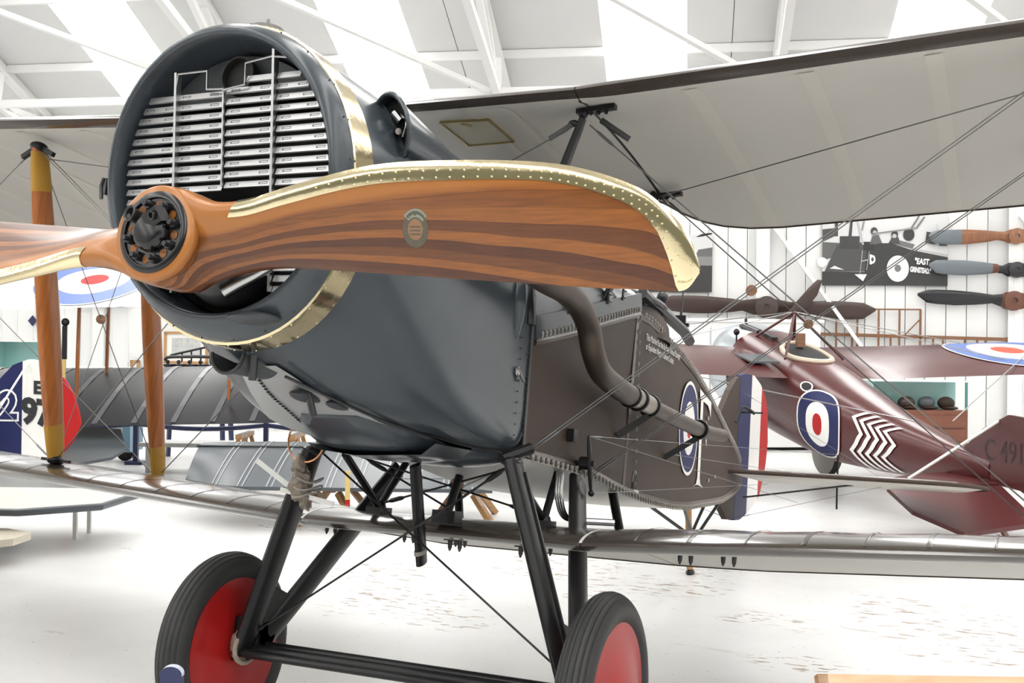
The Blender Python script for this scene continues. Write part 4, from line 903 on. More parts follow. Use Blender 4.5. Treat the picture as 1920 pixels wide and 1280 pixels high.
for k in range(5):
    t0 = 3.92+.125*k; w = .062; L_ = [(t0+a*1.2, b*(1-.07*k)) for a, b in zz]
    V, F = [], []
    for i in range(len(L_)-1):
        for q in range(5):
            f = q/4; t = L_[i][0]*(1-f)+L_[i+1][0]*f; b = L_[i][1]*(1-f)+L_[i+1][1]*f
            V += [mside(t, b), mside(t+w, b)]
    F = [(2*j, 2*j+1, 2*j+3, 2*j+2) for j in range(len(V)//2-1)]
    mpart('zigzag_stripe', (V, F), M_white, mf, False)
mpart('footstep_hole', merge(setm(ring2d(0, .09, lambda a, b: mside(2.86+a, .30+b*.6, .013), 18), 0), setm(ring2d(.09, .115, lambda a, b: mside(2.86+a, .30+b*.6, .014), 18), 1)), [MATS['shadow_black'], M_white], mf, False)
for sg in (1, -1):
    le = lambda x: .18-(max(0, abs(x)-4.0)**2)*.5; te = lambda x: -1.62+(max(0, abs(x)-3.7)**2)*.5+.28*max(0, 1-(abs(x)-.4)/.25)
    secs, vf, nu = aerofoil_wing(sg*.38, sg*4.6, le, te, 1.58, 1.27, .10, .035, 16)
    V, F = vf
    if sg > 0: F = [tuple(reversed(f)) for f in F]
    wg = mpart('wing', (V, F), M_dred, label='dark red wing')
    if sg > 0:
        def wtop(a, b):
            x, y = 2.85+a, -.62+b; c = le(x)-te(x); u = (le(x)-y)/c
            return V3(x, y, 1.58+(1.27-1.58)*u+x*.035+.10*2.4*math.sqrt(max(0, u))*(1-u)+.008)
        for k, (r0, r1, m) in enumerate(((0, .20, mat('faded_red_paint', (.55, .07, .03), .4)), (.20, .48, M_white), (.48, .74, mat('bright_roundel_blue', (.09, .16, .42), .4)), (.74, .77, M_white))):
            mpart(('red_centre', 'white_ring', 'blue_ring', 'white_outline')[k], merge(*[ring2d(r0+(r1-r0)*q/3, r0+(r1-r0)*(q+1)/3, wtop, 48) for q in range(3)]), m, wg, False)
APX = V3(0, -.62, 2.06)
for p in ((-.33, .1, 1.68), (.33, .1, 1.68), (-.36, -1.15, 1.50), (.36, -1.15, 1.50)):
    mpart('cabane_strut', strut(APX, V3(*p), .05, .03, Y1, .8), M_dred)
for sg in (1, -1):
    for q in ((sg*2.6, 0.0, 1.72), (sg*2.6, -1.1, 1.50)): mpart('bracing_wire', tube([APX, V3(*q)], .006, 5), M_bright)
    mpart('bracing_wire', tube([V3(sg*2.9, -.9, 1.58), V3(sg*.2, -3.6, .95)], .006, 5), M_bright)
def mtop(x, t, off=0.0):
    p = 2.6; c = min(.98, abs(x)/mrx(t)); return V3(x, 1.1-t, mz(t)+mrz(t)*(1-c**p)**(1/p)+off)
mpart('cockpit_coaming', tube([mtop(.25*math.cos(a), 2.05+.40*math.sin(a), .01) for a in np.linspace(0, 2*PI, 33)], .032, 8), mat('pale_coaming', (.6, .52, .40), .5))
mpart('cockpit_well', merge(*[ring2d(.12*k, .12*(k+1), lambda a, b: mtop(a, 2.05+b*1.62, .012), 24) for k in (0, 1)]), MATS['shadow_black'], smooth=False)
mpart('headrest', box((.0, -.78, 1.72), (.10, .06, .16)), M_brownw, smooth=False)
gn = mpart('machine_gun', merge(lathe([(.0, 0), (.055, .0), (.055, .42), (.03, .44), (.03, .5), (.0, .5)], V3(-.15, .05, 1.80), unit(V3(-.1, 1, .22)), 16), box((-.14, -.16, 1.74), (.08, .42, .12), (X1, unit(V3(0, 1, .22)), unit(V3(0, -.22, 1)))), tube([V3(-.12, -.36, 1.70), V3(-.10, -.6, 1.66)], .02, 8), ball(V3(-.10, -.62, 1.66), .035, 8, 6), tube([V3(-.17, .45, 1.92), V3(-.17, .45, 2.0)], .02, 8)), M_steel)
mpart('step_board', box((-.62, -.95, 1.50), (.34, .5, .02), (X1, unit(V3(0, 1, .17)), Z1)), M_silgrey, smooth=False)
mpart('ring_sight', merge(tube([V3(-.42, .15, 1.55), V3(-.42, .15, 1.82)], .012, 6), ball(V3(-.42, .15, 1.82), .045, 8, 6)), M_black)
for sg in (1, -1):
    # tailplane and drooped elevator
    po = [(.08, -4.0), (.5, -4.1), (1.05, -4.45), (1.12, -4.72), (.08, -4.72)]
    mpart('tailplane', prism([(sg*a, b) for a, b in po], lambda a, b: V3(a, b, .52+(b+4.0)*.02), .04, Z1), M_dred, smooth=False)
    pe = [(.08, -4.75), (1.12, -4.75), (1.10, -5.1), (.85, -5.42), (.12, -5.30)]
    mpart('elevator', prism([(sg*a, b) for a, b in pe], lambda a, b: V3(a, b, .49+(b+4.75)*.40), .035, Z1), M_dred, smooth=False)
    mpart('tail_brace', tube([V3(sg*.02, -4.62, 1.02), V3(sg*.75, -4.45, .52)], .013, 6), M_white)
    mpart('wheel', merge(setm(lathe([(.33, -.05), (.36, 0), (.33, .05)], V3(sg*.75, 0, .36), X1, 32), 1), setm(lathe([(.33, -.05), (.05, -.09), (0, -.09)], V3(sg*.75, 0, .36), X1, 32), 0), setm(lathe([(.33, .05), (.05, .09), (0, .09)], V3(sg*.75, 0, .36), X1, 32), 0)), [M_cord, M_rubber])
    for yy in (.4, -.35): mpart('undercarriage_leg', strut(V3(sg*.4, yy, 1.0), V3(sg*.68, 0, .36), .07, .035, Y1), M_dred)
mpart('axle', tube([V3(-.75, 0, .36), V3(.75, 0, .36)], .02, 8), M_black)
rd = [(-4.05, .70), (-4.4, .94), (-4.75, 1.08), (-5.1, 1.06), (-5.35, .90), (-5.38, .67), (-5.1, .46), (-4.5, .48)]
mr_ = mpart('rudder', prism(rd, lambda a, b: V3(-.02, a, b), -.04, X1), M_dred, smooth=False)
mpart('serial_text', textmesh('C 4918', .26, lambda a, b: V3(-.023, -4.42-a*.9, .68+b), .95), mat('dark_serial_paint', (.03, .008, .008), .4), mr_, False)
mpart('tail_skid', tube([V3(0, -4.2, .52), V3(0, -4.75, .02)], .025, 8), M_brownw)

# ---- dark biplane at the left, seen from behind its port side
CB = root('biplane', 'charcoal-winged biplane at the left with roundelled upper wing painted pale for glare', 'airplane', gp(-5.7, 12.6), (0, 0, YAW))
def cpart(n, vf, m, parent=None, smooth=True, label=None):
    o = obj(n, vf, m, parent or CB, smooth)
    if label: o['label'] = label
    return o
for zz0, zz1, m, nm, th in ((1.20, .66, M_char, 'lower_wing', .16), (2.50, 1.92, [mat('wing_top_glare', (.60, .60, .64), .3), mat('white_wing_underside', (.72, .72, .72), .4)], 'upper_wing', .14)):  # white glare is painted into the upper wing's top colour
    secs, vf, nu = aerofoil_wing(-3.7, 3.7, lambda x: 1.0-(max(0, abs(x)-3.3)**2)*.8, lambda x: -.75+(max(0, abs(x)-3.1)**2)*.9, zz0, zz1, th, .03, 22)
    V, F = vf; F = [tuple(reversed(f)) for f in F]
    if nm == 'upper_wing':
        n = len(secs[0]); mi = [1 if (k < (len(secs)-1)*n and (k % n) >= nu-1) else 0 for k in range(len(F))]; vf = (V, F, mi)
    else: vf = (V, F)
    w_ = cpart(nm, vf, m)
    if nm == 'lower_wing':
        for k in range(-8, 9):
            x = k*.42; us = [.02, .06, .14, .25, .4, .6, .8, .98]; c = 1.75
            cpart('rib_tape', loft([[V3(x+q, 1.0-c*u, zz0+(zz1-zz0)*u+abs(x)*.03+th*2.4*math.sqrt(u)*(1-u)+.006) for q in (-.03, .03)] for u in us], False, False, False), mat('grey_rib_tape', (.11, .11, .125), .3), w_, False)
    else:
        def ub(a, b): u = (1.0-(-.05+b))/1.75; return V3(1.0+a, -.05+b, zz0+(zz1-zz0)*u+abs(1.0+a)*.03+th*2.4*math.sqrt(max(0, u))*(1-u)+.008)
        for k, (r0, r1, mm) in enumerate(((0, .15, M_mred), (.15, .40, M_white), (.40, .64, mat('bright_roundel_blue', (0, 0, 0))), (.64, .66, M_white))):
            cpart(('red_centre', 'white_ring', 'blue_ring', 'white_outline')[k], merge(*[ring2d(r0+(r1-r0)*q/3, r0+(r1-r0)*(q+1)/3, ub, 40) for q in range(3)]), mm, w_, False)
for x in (-2.4, .93, 2.6):
    for y, zb, zt in ((.55, 1.22, 2.55), (-.35, .98, 2.25)):
        cpart('interplane_strut', strut(V3(x, y, zb), V3(x+.02, y, zt-.13), .07, .04, Y1, .8), M_strut)
cpart('fuselage', loft([ell((-1.7, y, z), rx, rz, 20, 3) for y, z, rx, rz in ((1.9, 1.55, .3, .3), (1.6, 1.5, .42, .42), (.5, 1.38, .42, .45), (-1, 1.15, .36, .4), (-3.0, .9, .2, .25), (-4.2, .76, .05, .12))]), M_char)
for sg in (1, -1): cpart('undercarriage_leg', strut(V3(-1.7+sg*.4, .9, 1.1), V3(-1.7+sg*.7, .9, .36), .08, .04, Y1), M_black); cpart('wheel', lathe([(0, -.06), (.3, -.05), (.36, 0), (.3, .05), (0, .06)], V3(-1.7+sg*.75, .9, .36), X1, 24), M_rubber)
cpart('tail_skid', tube([V3(-1.7, -3.9, .7), V3(-1.7, -4.3, .02)], .03, 8), M_brownw)
cpart('striped_lock_batten', merge(setm(box((.87, -.55, 1.58), (.05, .02, .36)), 0), setm(box((.86, -.55, 1.21), (.05, .02, .38)), 1), setm(box((.855, -.55, .92), (.05, .02, .20)), 2), setm(ball(V3(.875, -.55, 1.80), .045, 8, 6), 0)), [M_black, mat('yellow_paint', (.62, .46, .16), .4), M_mred], smooth=False)

# ---- tail of another aircraft: striped rudder with serial
TB = root('airplane_tail', 'blue, white and red striped rudder with a black serial at the left edge', 'airplane', gp(-5.0, 11.0), (0, 0, YAW))
def tpart(n, vf, m, parent=None, smooth=False):
    return obj(n, vf, m, parent or TB, smooth)
def rout(a):   # outline: top and bottom height for lateral a
    top = 1.44-.30*((a-.32)/.46)**2 if a > .0 else 1.37-.35*((a-.0)/.3)**2
    return top
ro = lambda xs: [(x, float(np.interp(x, [-.15, -.05, .1, .27, .45, .6, .68, .74, .765], [.98, 1.20, 1.36, 1.42, 1.36, 1.22, 1.10, .92, .80]))) for x in xs]
rb = lambda xs: [(x, float(np.interp(x, [-.15, .1, .38, .6, .70, .765], [.52, .40, .38, .50, .62, .78]))) for x in xs]
tb_ = None
for nm, x0, x1, m in (('blue_stripe', -.15, .19, M_blue), ('white_stripe', .19, .575, M_white), ('red_stripe', .575, .765, M_mred)):
    xs = np.linspace(x0, x1, 8); poly = ro(xs)+rb(xs)[::-1]
    o = tpart(nm, prism(poly, lambda a, b: V3(a, -.02, b), .04, V3(0, -1, 0)), m)
M_ser = mat('black_serial_paint', (.015, .015, .018), .4)
tpart('serial_text', merge(textmesh('E', .17, lambda a, b: V3(.30+a, -.028, 1.08+b-a*.05), 1, 0, .008), textmesh('97', .34, lambda a, b: V3(.185+a*.92, -.028, .80+b-a*.12), .95, 0, .016)), M_ser)
tpart('serial_text', textmesh('2', .37, lambda a, b: V3(-.03+a*.95, -.027, .83+b), 1, 0, .03), M_white); tpart('serial_text', textmesh('2', .37, lambda a, b: V3(-.03+a*.95, -.030, .83+b), 1, 0, .012), M_blue)
tpart('elevator', prism([(.10, .25), (.62, .12), (.95, .35), (1.0, .62), (.72, 1.25), (.15, 1.35)], lambda a, b: V3(a, b, .34+.24*b), .03, Z1), M_silgrey)
tpart('tailplane', prism([(-.9, -1.0), (-.32, -1.0), (.02, -.10), (-.9, -.10)], lambda a, b: V3(a, b, .60), .04, Z1), M_char)
tpart('fuselage', loft([[V3(x, r*math.cos(a)*.7, .72+r*math.sin(a)) for a in np.linspace(0, 2*PI, 17)[:-1]] for x, r in ((-.12, .10), (-.5, .15), (-.9, .19))]), M_char, smooth=True)
tpart('fin_post', box((-.14, 0, .72), (.05, .05, .5)), M_brownw); tpart('tail_skid', tube([V3(-.4, 0, .6), V3(-.1, 0, .02)], .03, 8), M_brownw)
tpart('tail_brace', tube([V3(.25, -.03, 1.38), V3(.15, -.9, .62)], .01, 6), M_white)
for yy in (-.2, .2): tpart('stand_leg', bar(V3(-.75, yy*1.6, 0), V3(-.75, yy*.4, .56), .05, .05), M_frame)

# ---- grey wing panel lying on trestles
WP = root('detached_aircraft_wing', 'silver-grey detached wing panel lying on wooden trestles behind the wheels', 'wing', gp(-1.5, 10.2), (0, 0, YAW))
us = [0, .02, .08, .2, .35, .55, .8, 1.0]
def wpt(x, u, up, off=0.0):
    tipk = max(0, -x-.75)/.75; y1 = .62-.30*tipk**1.5; y0 = -.72+.62*tipk**1.6
    y = y1+(y0-y1)*u; return V3(x, y, .62-.24*u+(.10*2.2*math.sqrt(u)*(1-u) if up else 0)+off)
for nm, ua, ub_ in (('wing_skin', .0, .30), ('aileron', .315, 1.0)):
    uu = [ua+(ub_-ua)*k/8 for k in range(9)]
    secs = [[wpt(x, u, True) for u in uu]+[wpt(x, u, True, -.03) for u in reversed(uu)] for x in np.linspace(-1.4, 1.35, 30)]
    V, F = loft(secs); wpo = obj(nm, (V, [tuple(reversed(f)) for f in F]), M_silgrey, WP, True)
    for k in range(10):
        x = -1.05+.25*k
        for q in (-.022, .022): obj('rib_tape', loft([[wpt(x+q+e, u, True, .004) for e in (-.006, .006)] for u in uu], False, False, False), mat('pale_rib_tape', (.30, .32, .34), .4), wpo, False)
obj('striped_lock_batten', merge(setm(box((.13, -.78, .47), (.04, .02, .12)), 0), setm(box((.13, -.78, .35), (.04, .02, .12)), 0), setm(box((.13, -.78, .26), (.04, .02, .06)), 1)), [mat('yellow_paint', (.62, .46, .16), .4), M_mred], WP, False)
obj('hinge_line', tube([wpt(x, .307, True, .004) for x in np.linspace(-1.42, 1.35, 12)], .012, 6), M_black, WP)
for k, x in enumerate((-.1, 1.1)):
    tr_ = root('trestle', ('light wooden trestle under the tip end of the grey wing panel', 'light wooden trestle under the inner end of the grey wing panel')[k], 'trestle', gp(-1.5+x, 10.2), (0, 0, YAW), 'wooden trestles')
    for sx in (-.22, .22):
        for yy in (-.3, .3): obj('leg', bar(V3(sx*1.2, yy*1.5, 0.01), V3(sx*.35, yy, .28), .05, .05), M_frame, tr_, False)
    obj('rail', box((0, .1, .30), (.08, .7, .05)), M_frame, tr_, False)
for k, px in enumerate((462, 560)):
    c = gp((px-960)/2092.6*12.4, 12.4)
    tr_ = root('trestle', ('light wooden A-frame trestle left of the white platform end', 'light wooden A-frame trestle beside the striped batten')[k] if False else ('light wooden A-frame trestle standing behind the grey wing panel, left one', 'light wooden A-frame trestle standing behind the grey wing panel, right one')[k], 'trestle', c, (0, 0, YAW), 'wooden trestles')
    for sx in (-.18, .18):
        for yy in (-.2, .2): obj('leg', bar(V3(sx, yy, 0.01), V3(sx*.15, yy*.8, .56), .045, .045), M_frame, tr_, False)
    obj('rail', box((0, 0, .58), (.07, .6, .05)), M_frame, tr_, False)
# pale tail panel low at the left
PP = root('detached_tailplane', 'pale fabric tail panel with dark edge low at the left', 'wing', gp(-4.1, 8.8), (0, 0, YAW))
pp = [(-1.0, -.55), (.50, -.62), (.98, -.28), (1.05, .6), (-1.0, .6)]
obj('skin', prism(pp, lambda a, b: V3(a, b, .36), .05, Z1), M_cream, PP, False)
obj('edge_tube', tube([V3(a, b, .335) for a, b in pp[:4]], .028, 8), M_silgrey, PP)
for a, b in ((-.8, 0), (-.8, .5), (.6, .2), (.6, .5)): obj('stand_leg', bar(V3(a, b, 0), V3(a, b, .31), .03, .03), M_wsteel, PP, False)

WT = root('detached_wing_tip', 'small cream wing tip lying low at the left edge', 'wing', gp(-3.75, 8.0), (0, 0, YAW))
obj('skin', prism([(-.9, -.3), (.05, -.28), (.25, -.12), (.28, .1), (.05, .25), (-.9, .3)], lambda a, b: V3(a, b, .20+.03*b), .05, Z1), mat('cream_paper_dope', (.62, .57, .47), .5), WT, False)
for a in (-.7, -.05): obj('block', box((a, 0, .073), (.12, .3, .145)), M_frame, WT, False)

# ================================================================== WALL DISPLAYS
def wallp(px, py, off=.06):
    r = CF+CR*(px-960)/FPX+CU*(640-py)/FPX; t = (DW-off)/float(np.dot(r, HN)); P = CAM+r*t
    return float(np.dot(P-CAM, HR)), float(P[2])
def wroot(name, label, cat, px, py, off=.06, group=None):
    s, z = wallp(px, py, off); return root(name, label, cat, hw(s, DW-off, z), (0, 0, HROT), group)
PPM = FPX/19.4          # photo pixels per metre on the wall
def tone(g): return mat('print_grey_%02d' % int(g*100), (g, g, g), .5)
def poster(name, label, px0, py0, px1, py1, shapes):
    s0, z0 = wallp(px0, py1); s1, z1 = wallp(px1, py0); w, h = s1-s0, z1-z0
    r = root(name, label, 'poster', hw(s0, DW-.06, z0), (0, 0, HROT))
    obj('board', box((w/2, 0.01, h/2), (w, .02, h)), tone(.62), r, False)
    for k, (poly, g) in enumerate(shapes):
        obj('print', ([V3(a*w, -.003-.0006*k, b*h) for a, b in poly], [tuple(range(len(poly)))]), tone(g), r, False)
    return r, w, h
def disc(cx, cy, rx, ry, n=20): return [(cx+rx*math.cos(2*PI*k/n), cy+ry*math.sin(2*PI*k/n)) for k in range(n)]
sh = [([(0, 0), (1, 0), (1, .18), (0, .20)], .03), ([(0, .36), (.14, .42), (.18, .6), (0, .62)], .10), ([(0, .62), (.12, .72), (.12, .82), (0, .80)], .06),
      ([(.02, .20), (.35, .20), (.40, .42), (.36, .62), (.12, .58)], .06), ([(.34, .13), (1, .05), (1, .40), (.72, .50), (.55, .60), (.46, .60), (.36, .56)], .035), ([(.72, .50), (1, .40), (1, .44), (.70, .54)], .45),
      ([(.55, .60), (.72, .52), (.74, .58), (.58, .66)], .14), ([(.14, .52), (.30, .52), (.30, .70), (.14, .70)], .04), ([(.33, .50), (.42, .50), (.42, .62), (.33, .62)], .02), ([(.10, .70), (.125, .70), (.125, .95), (.10, .95)], .05), ([(.21, .70), (.235, .70), (.245, .95), (.225, .95)], .05),
      ([(.27, .95), (.285, .95), (.335, .58), (.32, .58)], .45), ([(.33, .95), (.345, .95), (.325, .78), (.31, .78)], .25), ([(.38, .58), (.48, .60), (.45, .72), (.40, .70)], .10), (disc(.415, .77, .028, .055), .04), (disc(.42, .75, .017, .03), .42),
      ([(.53, .60), (.62, .59), (.61, .68), (.56, .69)], .05), (disc(.578, .72, .028, .055), .04), (disc(.576, .70, .018, .03), .42), (disc(.69, .72, .045, .09), .03), ([(.70, .80), (.715, .80), (.78, .99), (.765, .99)], .15), ([(.74, .80), (.755, .80), (.82, .97), (.805, .97)], .15),
      ([(.82, .60), (.90, .58), (.90, .74), (.83, .76)], .06), ([(.93, .56), (.99, .56), (.99, .70), (.93, .70)], .08), ([(.91, .56), (.925, .56), (.92, .86), (.905, .86)], .55),
      ([(.30, .12), (.305, .12), (.325, .50), (.32, .50)], .40), ([(.355, .22), (.36, .22), (.38, .48), (.375, .48)], .40), ([(.31, .35), (.365, .37), (.365, .355), (.31, .335)], .40), ([(.26, .16), (.36, .16), (.33, .06)], .75), (disc(0.0, .33, .04, .07), .75), ([(.06, .24), (.18, .22), (.10, .28)], .7),
      (disc(.605, .24, .088, .185, 32), .78), (disc(.605, .245, .026, .052), .16), ([(.40, .74), (.75, .82), (.75, .80), (.40, .72)], .2), ([(.38, .30), (.40, .30), (.40, .44), (.38, .44)], .7), (disc(.405, .37, .022, .06), .7), (disc(.403, .37, .010, .03), .05)]
po, w, h = poster('wall_photograph', 'black and white photograph of an airplane named East Grinstead on the wall', 1541, 402, 1778, 535, sh)
obj('print_text', merge(textmesh('"EAST', .135, lambda a, b: V3(.735*w+a*.66, -.03, .31*h+b-a*.06), 1.0, .15, .006), textmesh('GRINSTEAD."', .120, lambda a, b: V3(.70*w+a*.49, -.03, .20*h+b-a*.06), .95, .15, .006)), tone(.75), po, False)
poster('wall_photograph', 'dark grey photograph partly hidden behind the propeller tip', 1205, 440, 1336, 547, [([(0, 0), (1, 0), (1, .50), (0, .55)], .03), ([(0, .5), (1, .46), (1, .62), (.7, .66), (0, .58)], .22), ([(.75, .62), (1, .62), (1, .78), (.8, .74)], .12)])
wt = wroot('wall_bracket', 'small dark bar on the wall beside the propeller tip', 'bracket', 1318, 441, .05); obj('bar', merge(strut(V3(-.16, 0, -.03), V3(.16, 0, .03), .05, .03, Z1, .3)), M_black, wt)
def wallprop(px, py, R, label, segs, tilt=-.02, off=.18, name='wall_propeller', wmax=.125, hubr=.13, d=None, group=None):
    r = wroot(name, label, 'propeller', px, py, off, group)
    hc = lambda x: float(np.interp(x/R, [0, .09, .16, .35, .6, .82, .93, .98, .995, 1.0], [hubr*.95, hubr*.9, wmax*.50, wmax*.80, wmax, wmax*.95, wmax*.82, wmax*.6, wmax*.35, .02]))
    mats = [s_[1] for s_ in segs]
    for sg in (1, -1):
        for k, (x1, m) in enumerate(segs):
            x0 = segs[k-1][0] if k else 0.0
            secs = []
            for x in np.linspace(x0*R, x1*R, 10):
                c = hc(x); tw = .5*(1-x/R)+.12; ring = []
                for j in range(12):
                    a = 2*PI*j/12; u, v = c*math.cos(a), (.075-.055*x/R)*math.sin(a)*.8
                    ring.append(V3(sg*x, -(v*math.cos(tw)+u*math.sin(tw)*.6), sg*x*tilt+(u*math.cos(tw*.6))-.25*(wmax-c)*(1 if x > .2*R else 0)*-1))
                secs.append(ring)
            obj('blade', loft(secs), m, r, True)
    obj('hub', merge(lathe([(hubr, .07), (hubr, -.08), (hubr*.55, -.09), (hubr*.3, -.09), (hubr*.3, -.06), (0, -.06)], V3(0, 0, 0), Y1, 24)), segs[0][1], r)
    return r
M_pw = wood_plain('prop_mahogany', (.20, .075, .03), (.31, .125, .05), .35, (20, 3, 3)); M_pg = mat('prop_blue_grey', (.15, .17, .19), .4); M_pb = mat('prop_black', (.014, .014, .016), .25); M_pbr = mat('prop_dark_brown', (.13, .045, .025), .4)
wallprop(1905, 443, 1.36, 'wooden wall propeller with grey tips, topmost of three at the right', [(.62, M_pw), (1.0, M_pg)], .01, group='wall propellers'); wallprop(1905, 506, 1.36, 'grey-bladed wall propeller, middle one of three at the right', [(.20, M_pb), (.27, M_pbr), (1.0, M_pg)], -.04, group='wall propellers')
wallprop(1900, 564, 1.50, 'black-bladed wall propeller with brown hub, lowest of three at the right', [(.12, M_pbr), (1.0, M_pb)], -.05, hubr=.16, group='wall propellers')
wallprop(1437, 576, 1.78, 'long dark brown wall propeller above the red monoplane', [(1.0, M_dkprop)], -.035, wmax=.155, hubr=.19); 
wp2 = wallprop(1468, 604, .62, 'short dark brown propeller slanting across behind the red monoplane', [(1.0, M_dkprop)], 1.05, off=.45, wmax=.15)
wallprop(190, 568, .55, 'small dark propeller hung on the wall at the left', [(1.0, M_dkprop)], 0.0, wmax=.08, hubr=.08)
# bare wing frame hung on the wall
s_, z_ = wallp(1440, 655); FRm = root('wing_skeleton', 'bare brown wooden wing frame hung on the wall', 'wing frame', hw(s_, DW-.1, z_), (0, 0, HROT)); q = lambda px, py: V3((px-1440)/PPM, 0, (655-py)/PPM)
obj('spar', bar(q(1440, 624), q(1868, 632), .05, .055), M_brownw, FRm, False); obj('top_rail', bar(q(1560, 580), q(1707, 580), .03, .025), M_brownw, FRm, False); obj('end_post', bar(q(1706, 580), q(1706, 656), .03, .05), M_brownw, FRm, False)
for px in (1524, 1560, 1597, 1634, 1670): obj('rib', bar(q(px, 580), q(px, 658), .03, .028), M_brownw, FRm, False)
for px in (1483, 1515, 1588, 1655, 1728, 1745, 1782, 1803, 1817, 1852): obj('rib', bar(q(px, 628), q(px, 658), .03, .028), M_brownw, FRm, False)
obj('diagonal', bar(q(1680, 625), q(1705, 598), .02, .02), M_brownw, FRm, False); obj('tip_bow', tube(smoothpath([q(1868, 632), q(1876, 636), q(1880, 655)], 4), .02, 6), M_brownw, FRm)
# framed picture, small frame and navy diamond at the left
def framed(px0, py0, px1, py1, label, inner):
    s0, z0 = wallp(px0, py1); s1, z1 = wallp(px1, py0); w, h = s1-s0, z1-z0; r = root('picture_frame', label, 'picture', hw(s0, DW-.06, z0), (0, 0, HROT), 'framed pictures on the left wall'); t = .045
    for a, b, c, d in ((0, 0, w, t), (0, h-t, w, h), (0, 0, t, h), (w-t, 0, w, h)): obj('frame_bar', box(((a+c)/2, -.01, (b+d)/2), (c-a, .04, d-b)), M_frame, r, False)
    obj('mount', box((w/2, .0, h/2), (w-t, .01, h-t)), M_white, r, False)
    if inner: obj('print', box((w*.5, -.008, h*.52), (w*.66, .006, h*.56)), mat('faint_drawing', (.50, .50, .49), .5, var=.35, vscale=14), r, False)
framed(308, 622, 391, 681, 'faint drawing in a light wood frame beside the wooden strut', True); framed(245, 675, 262, 700, 'small empty-looking wooden frame on the left wall', False)
dm = wroot('wall_plaque', 'small navy diamond plaque on the left wall', 'sign', 61, 601, .05); obj('plate', prism([(-.09, 0), (0, -.1), (.09, 0), (0, .1)], lambda a, b: V3(a, -.01, b), .02, V3(0, -1, 0)), M_navy, dm, False)
# display cases
def case(px0, px1, py_top, py_sill, dep, label, wood=False, lumps=0):
    l0, l1 = (px0-960)/FPX*dep, (px1-960)/FPX*dep; hz = 650+.0129*((px0+px1)/2-960)
    zt = CAM[2]-(py_top-hz)/FPX*dep; zs = CAM[2]-(py_sill-hz)/FPX*dep; w = l1-l0
    r = root('display_case', label, 'cabinet', gp((l0+l1)/2, dep), (0, 0, YAW))
    obj('base', box((0, .25, zs/2), (w, .5, zs)), wood_plain('cabinet_mahogany', (.17, .05, .025), (.26, .085, .04), .35) if wood else M_wall, r, False)
    if wood:
        for k in range(3): obj('drawer', box((0, -.01, zs*(.22+.28*k)), (w*.94, .03, zs*.24)), MATS['cabinet_mahogany'], r, False)
    obj('back_panel', box((0, .48, (zs+zt)/2), (w, .02, zt-zs)), M_glass, r, False)
    for a in (-w/2+.015, w/2-.015):
        obj('corner_post', box((a, .02, (zs+zt)/2), (.03, .03, zt-zs)), mat('teal_frame', (.10, .25, .24), .4), r, False)
    obj('side_glass', box((-w/2+.01, .25, (zs+zt)/2), (.01, .46, zt-zs)), M_glass, r, False); obj('top', box((0, .25, zt+.01), (w, .5, .02)), M_wsteel, r, False)
    for k in range(lumps):
        h_ = root('museum_exhibit', ('dark rounded exhibit in the turquoise case, left one', 'grey rounded exhibit in the turquoise case, middle one', 'dark rounded exhibit in the turquoise case, right one')[k], 'exhibit', gp((l0+l1)/2-.15+.30*k, dep+.2, zs), (0, 0, YAW), 'exhibits in the turquoise case')
        obj('crown', ball((0, 0, .10), 1, 14, 10, (.13, .10, .10)), (M_dkprop, M_silgrey, M_brown)[k], h_); obj('brim', ball((.05, -.05, .03), 1, 12, 6, (.12, .09, .028)), M_dkprop, h_)
case(1640, 1816, 715, 768, 16.6, 'turquoise-backed glass display case on a mahogany drawer cabinet', True, 3)
case(-20, 78, 640, 700, 17.5, 'mint glass display case at the far left edge'); case(120, 236, 690, 722, 17.5, 'low mint glass display case behind the charcoal wing')
wc_ = root('white_cupboard', 'plain white cupboard behind the red monoplane', 'cabinet', gp(3.55, 17.6), (0, 0, YAW)); obj('body', box((0, .2, 1.02), (2.6, .5, 2.04)), M_wall, wc_, False); obj('top', box((0, .19, 2.06), (2.7, .56, .05)), M_wsteel, wc_, False)
for a in (-.87, 0, .87): obj('door', box((a, -.07, 1.0), (.84, .03, 1.9)), M_wsteel, wc_, False)
# engine on a stand
EN = root('aero_engine', 'bare six-cylinder aero engine on a stand at the left', 'engine', gp(-4.35, 15.4), (0, 0, YAW))
obj('crankcase', box((0, 0, 1.02), (.95, .4, .2)), M_brownw, EN, False)
for k in range(6): obj('cylinder', merge(lathe([(.06, 0), (.06, .16), (.075, .17), (.075, .2), (0, .2)], V3(-.38+.15*k, 0, 1.1), Z1, 14), ball((-.38+.15*k, -.05, 1.33), .03, 8, 6)), M_steel, EN)
obj('induction_pipe', tube(smoothpath([V3(-.42, -.06, 1.36), V3(-.3, -.08, 1.40), V3(.40, -.08, 1.40), V3(.47, -.08, 1.33), V3(.40, -.08, 1.26)], 5), .022, 8), M_steel, EN)
obj('rocker_rail', merge(tube([V3(-.36, 0, 1.42), V3(.22, 0, 1.56)], .016, 8), *[tube([V3(-.2+.13*k, 0, 1.33), V3(-.2+.13*k, 0, 1.45+.03*k)], .012, 6) for k in range(4)]), M_steel, EN)
obj('stand', merge(*[bar(V3(a, b, 0), V3(a*.9, b*.8, .92), .05, .05) for a in (-.45, .45) for b in (-.25, .25)], box((0, 0, .9), (1.0, .5, .05))), M_navy, EN, False)
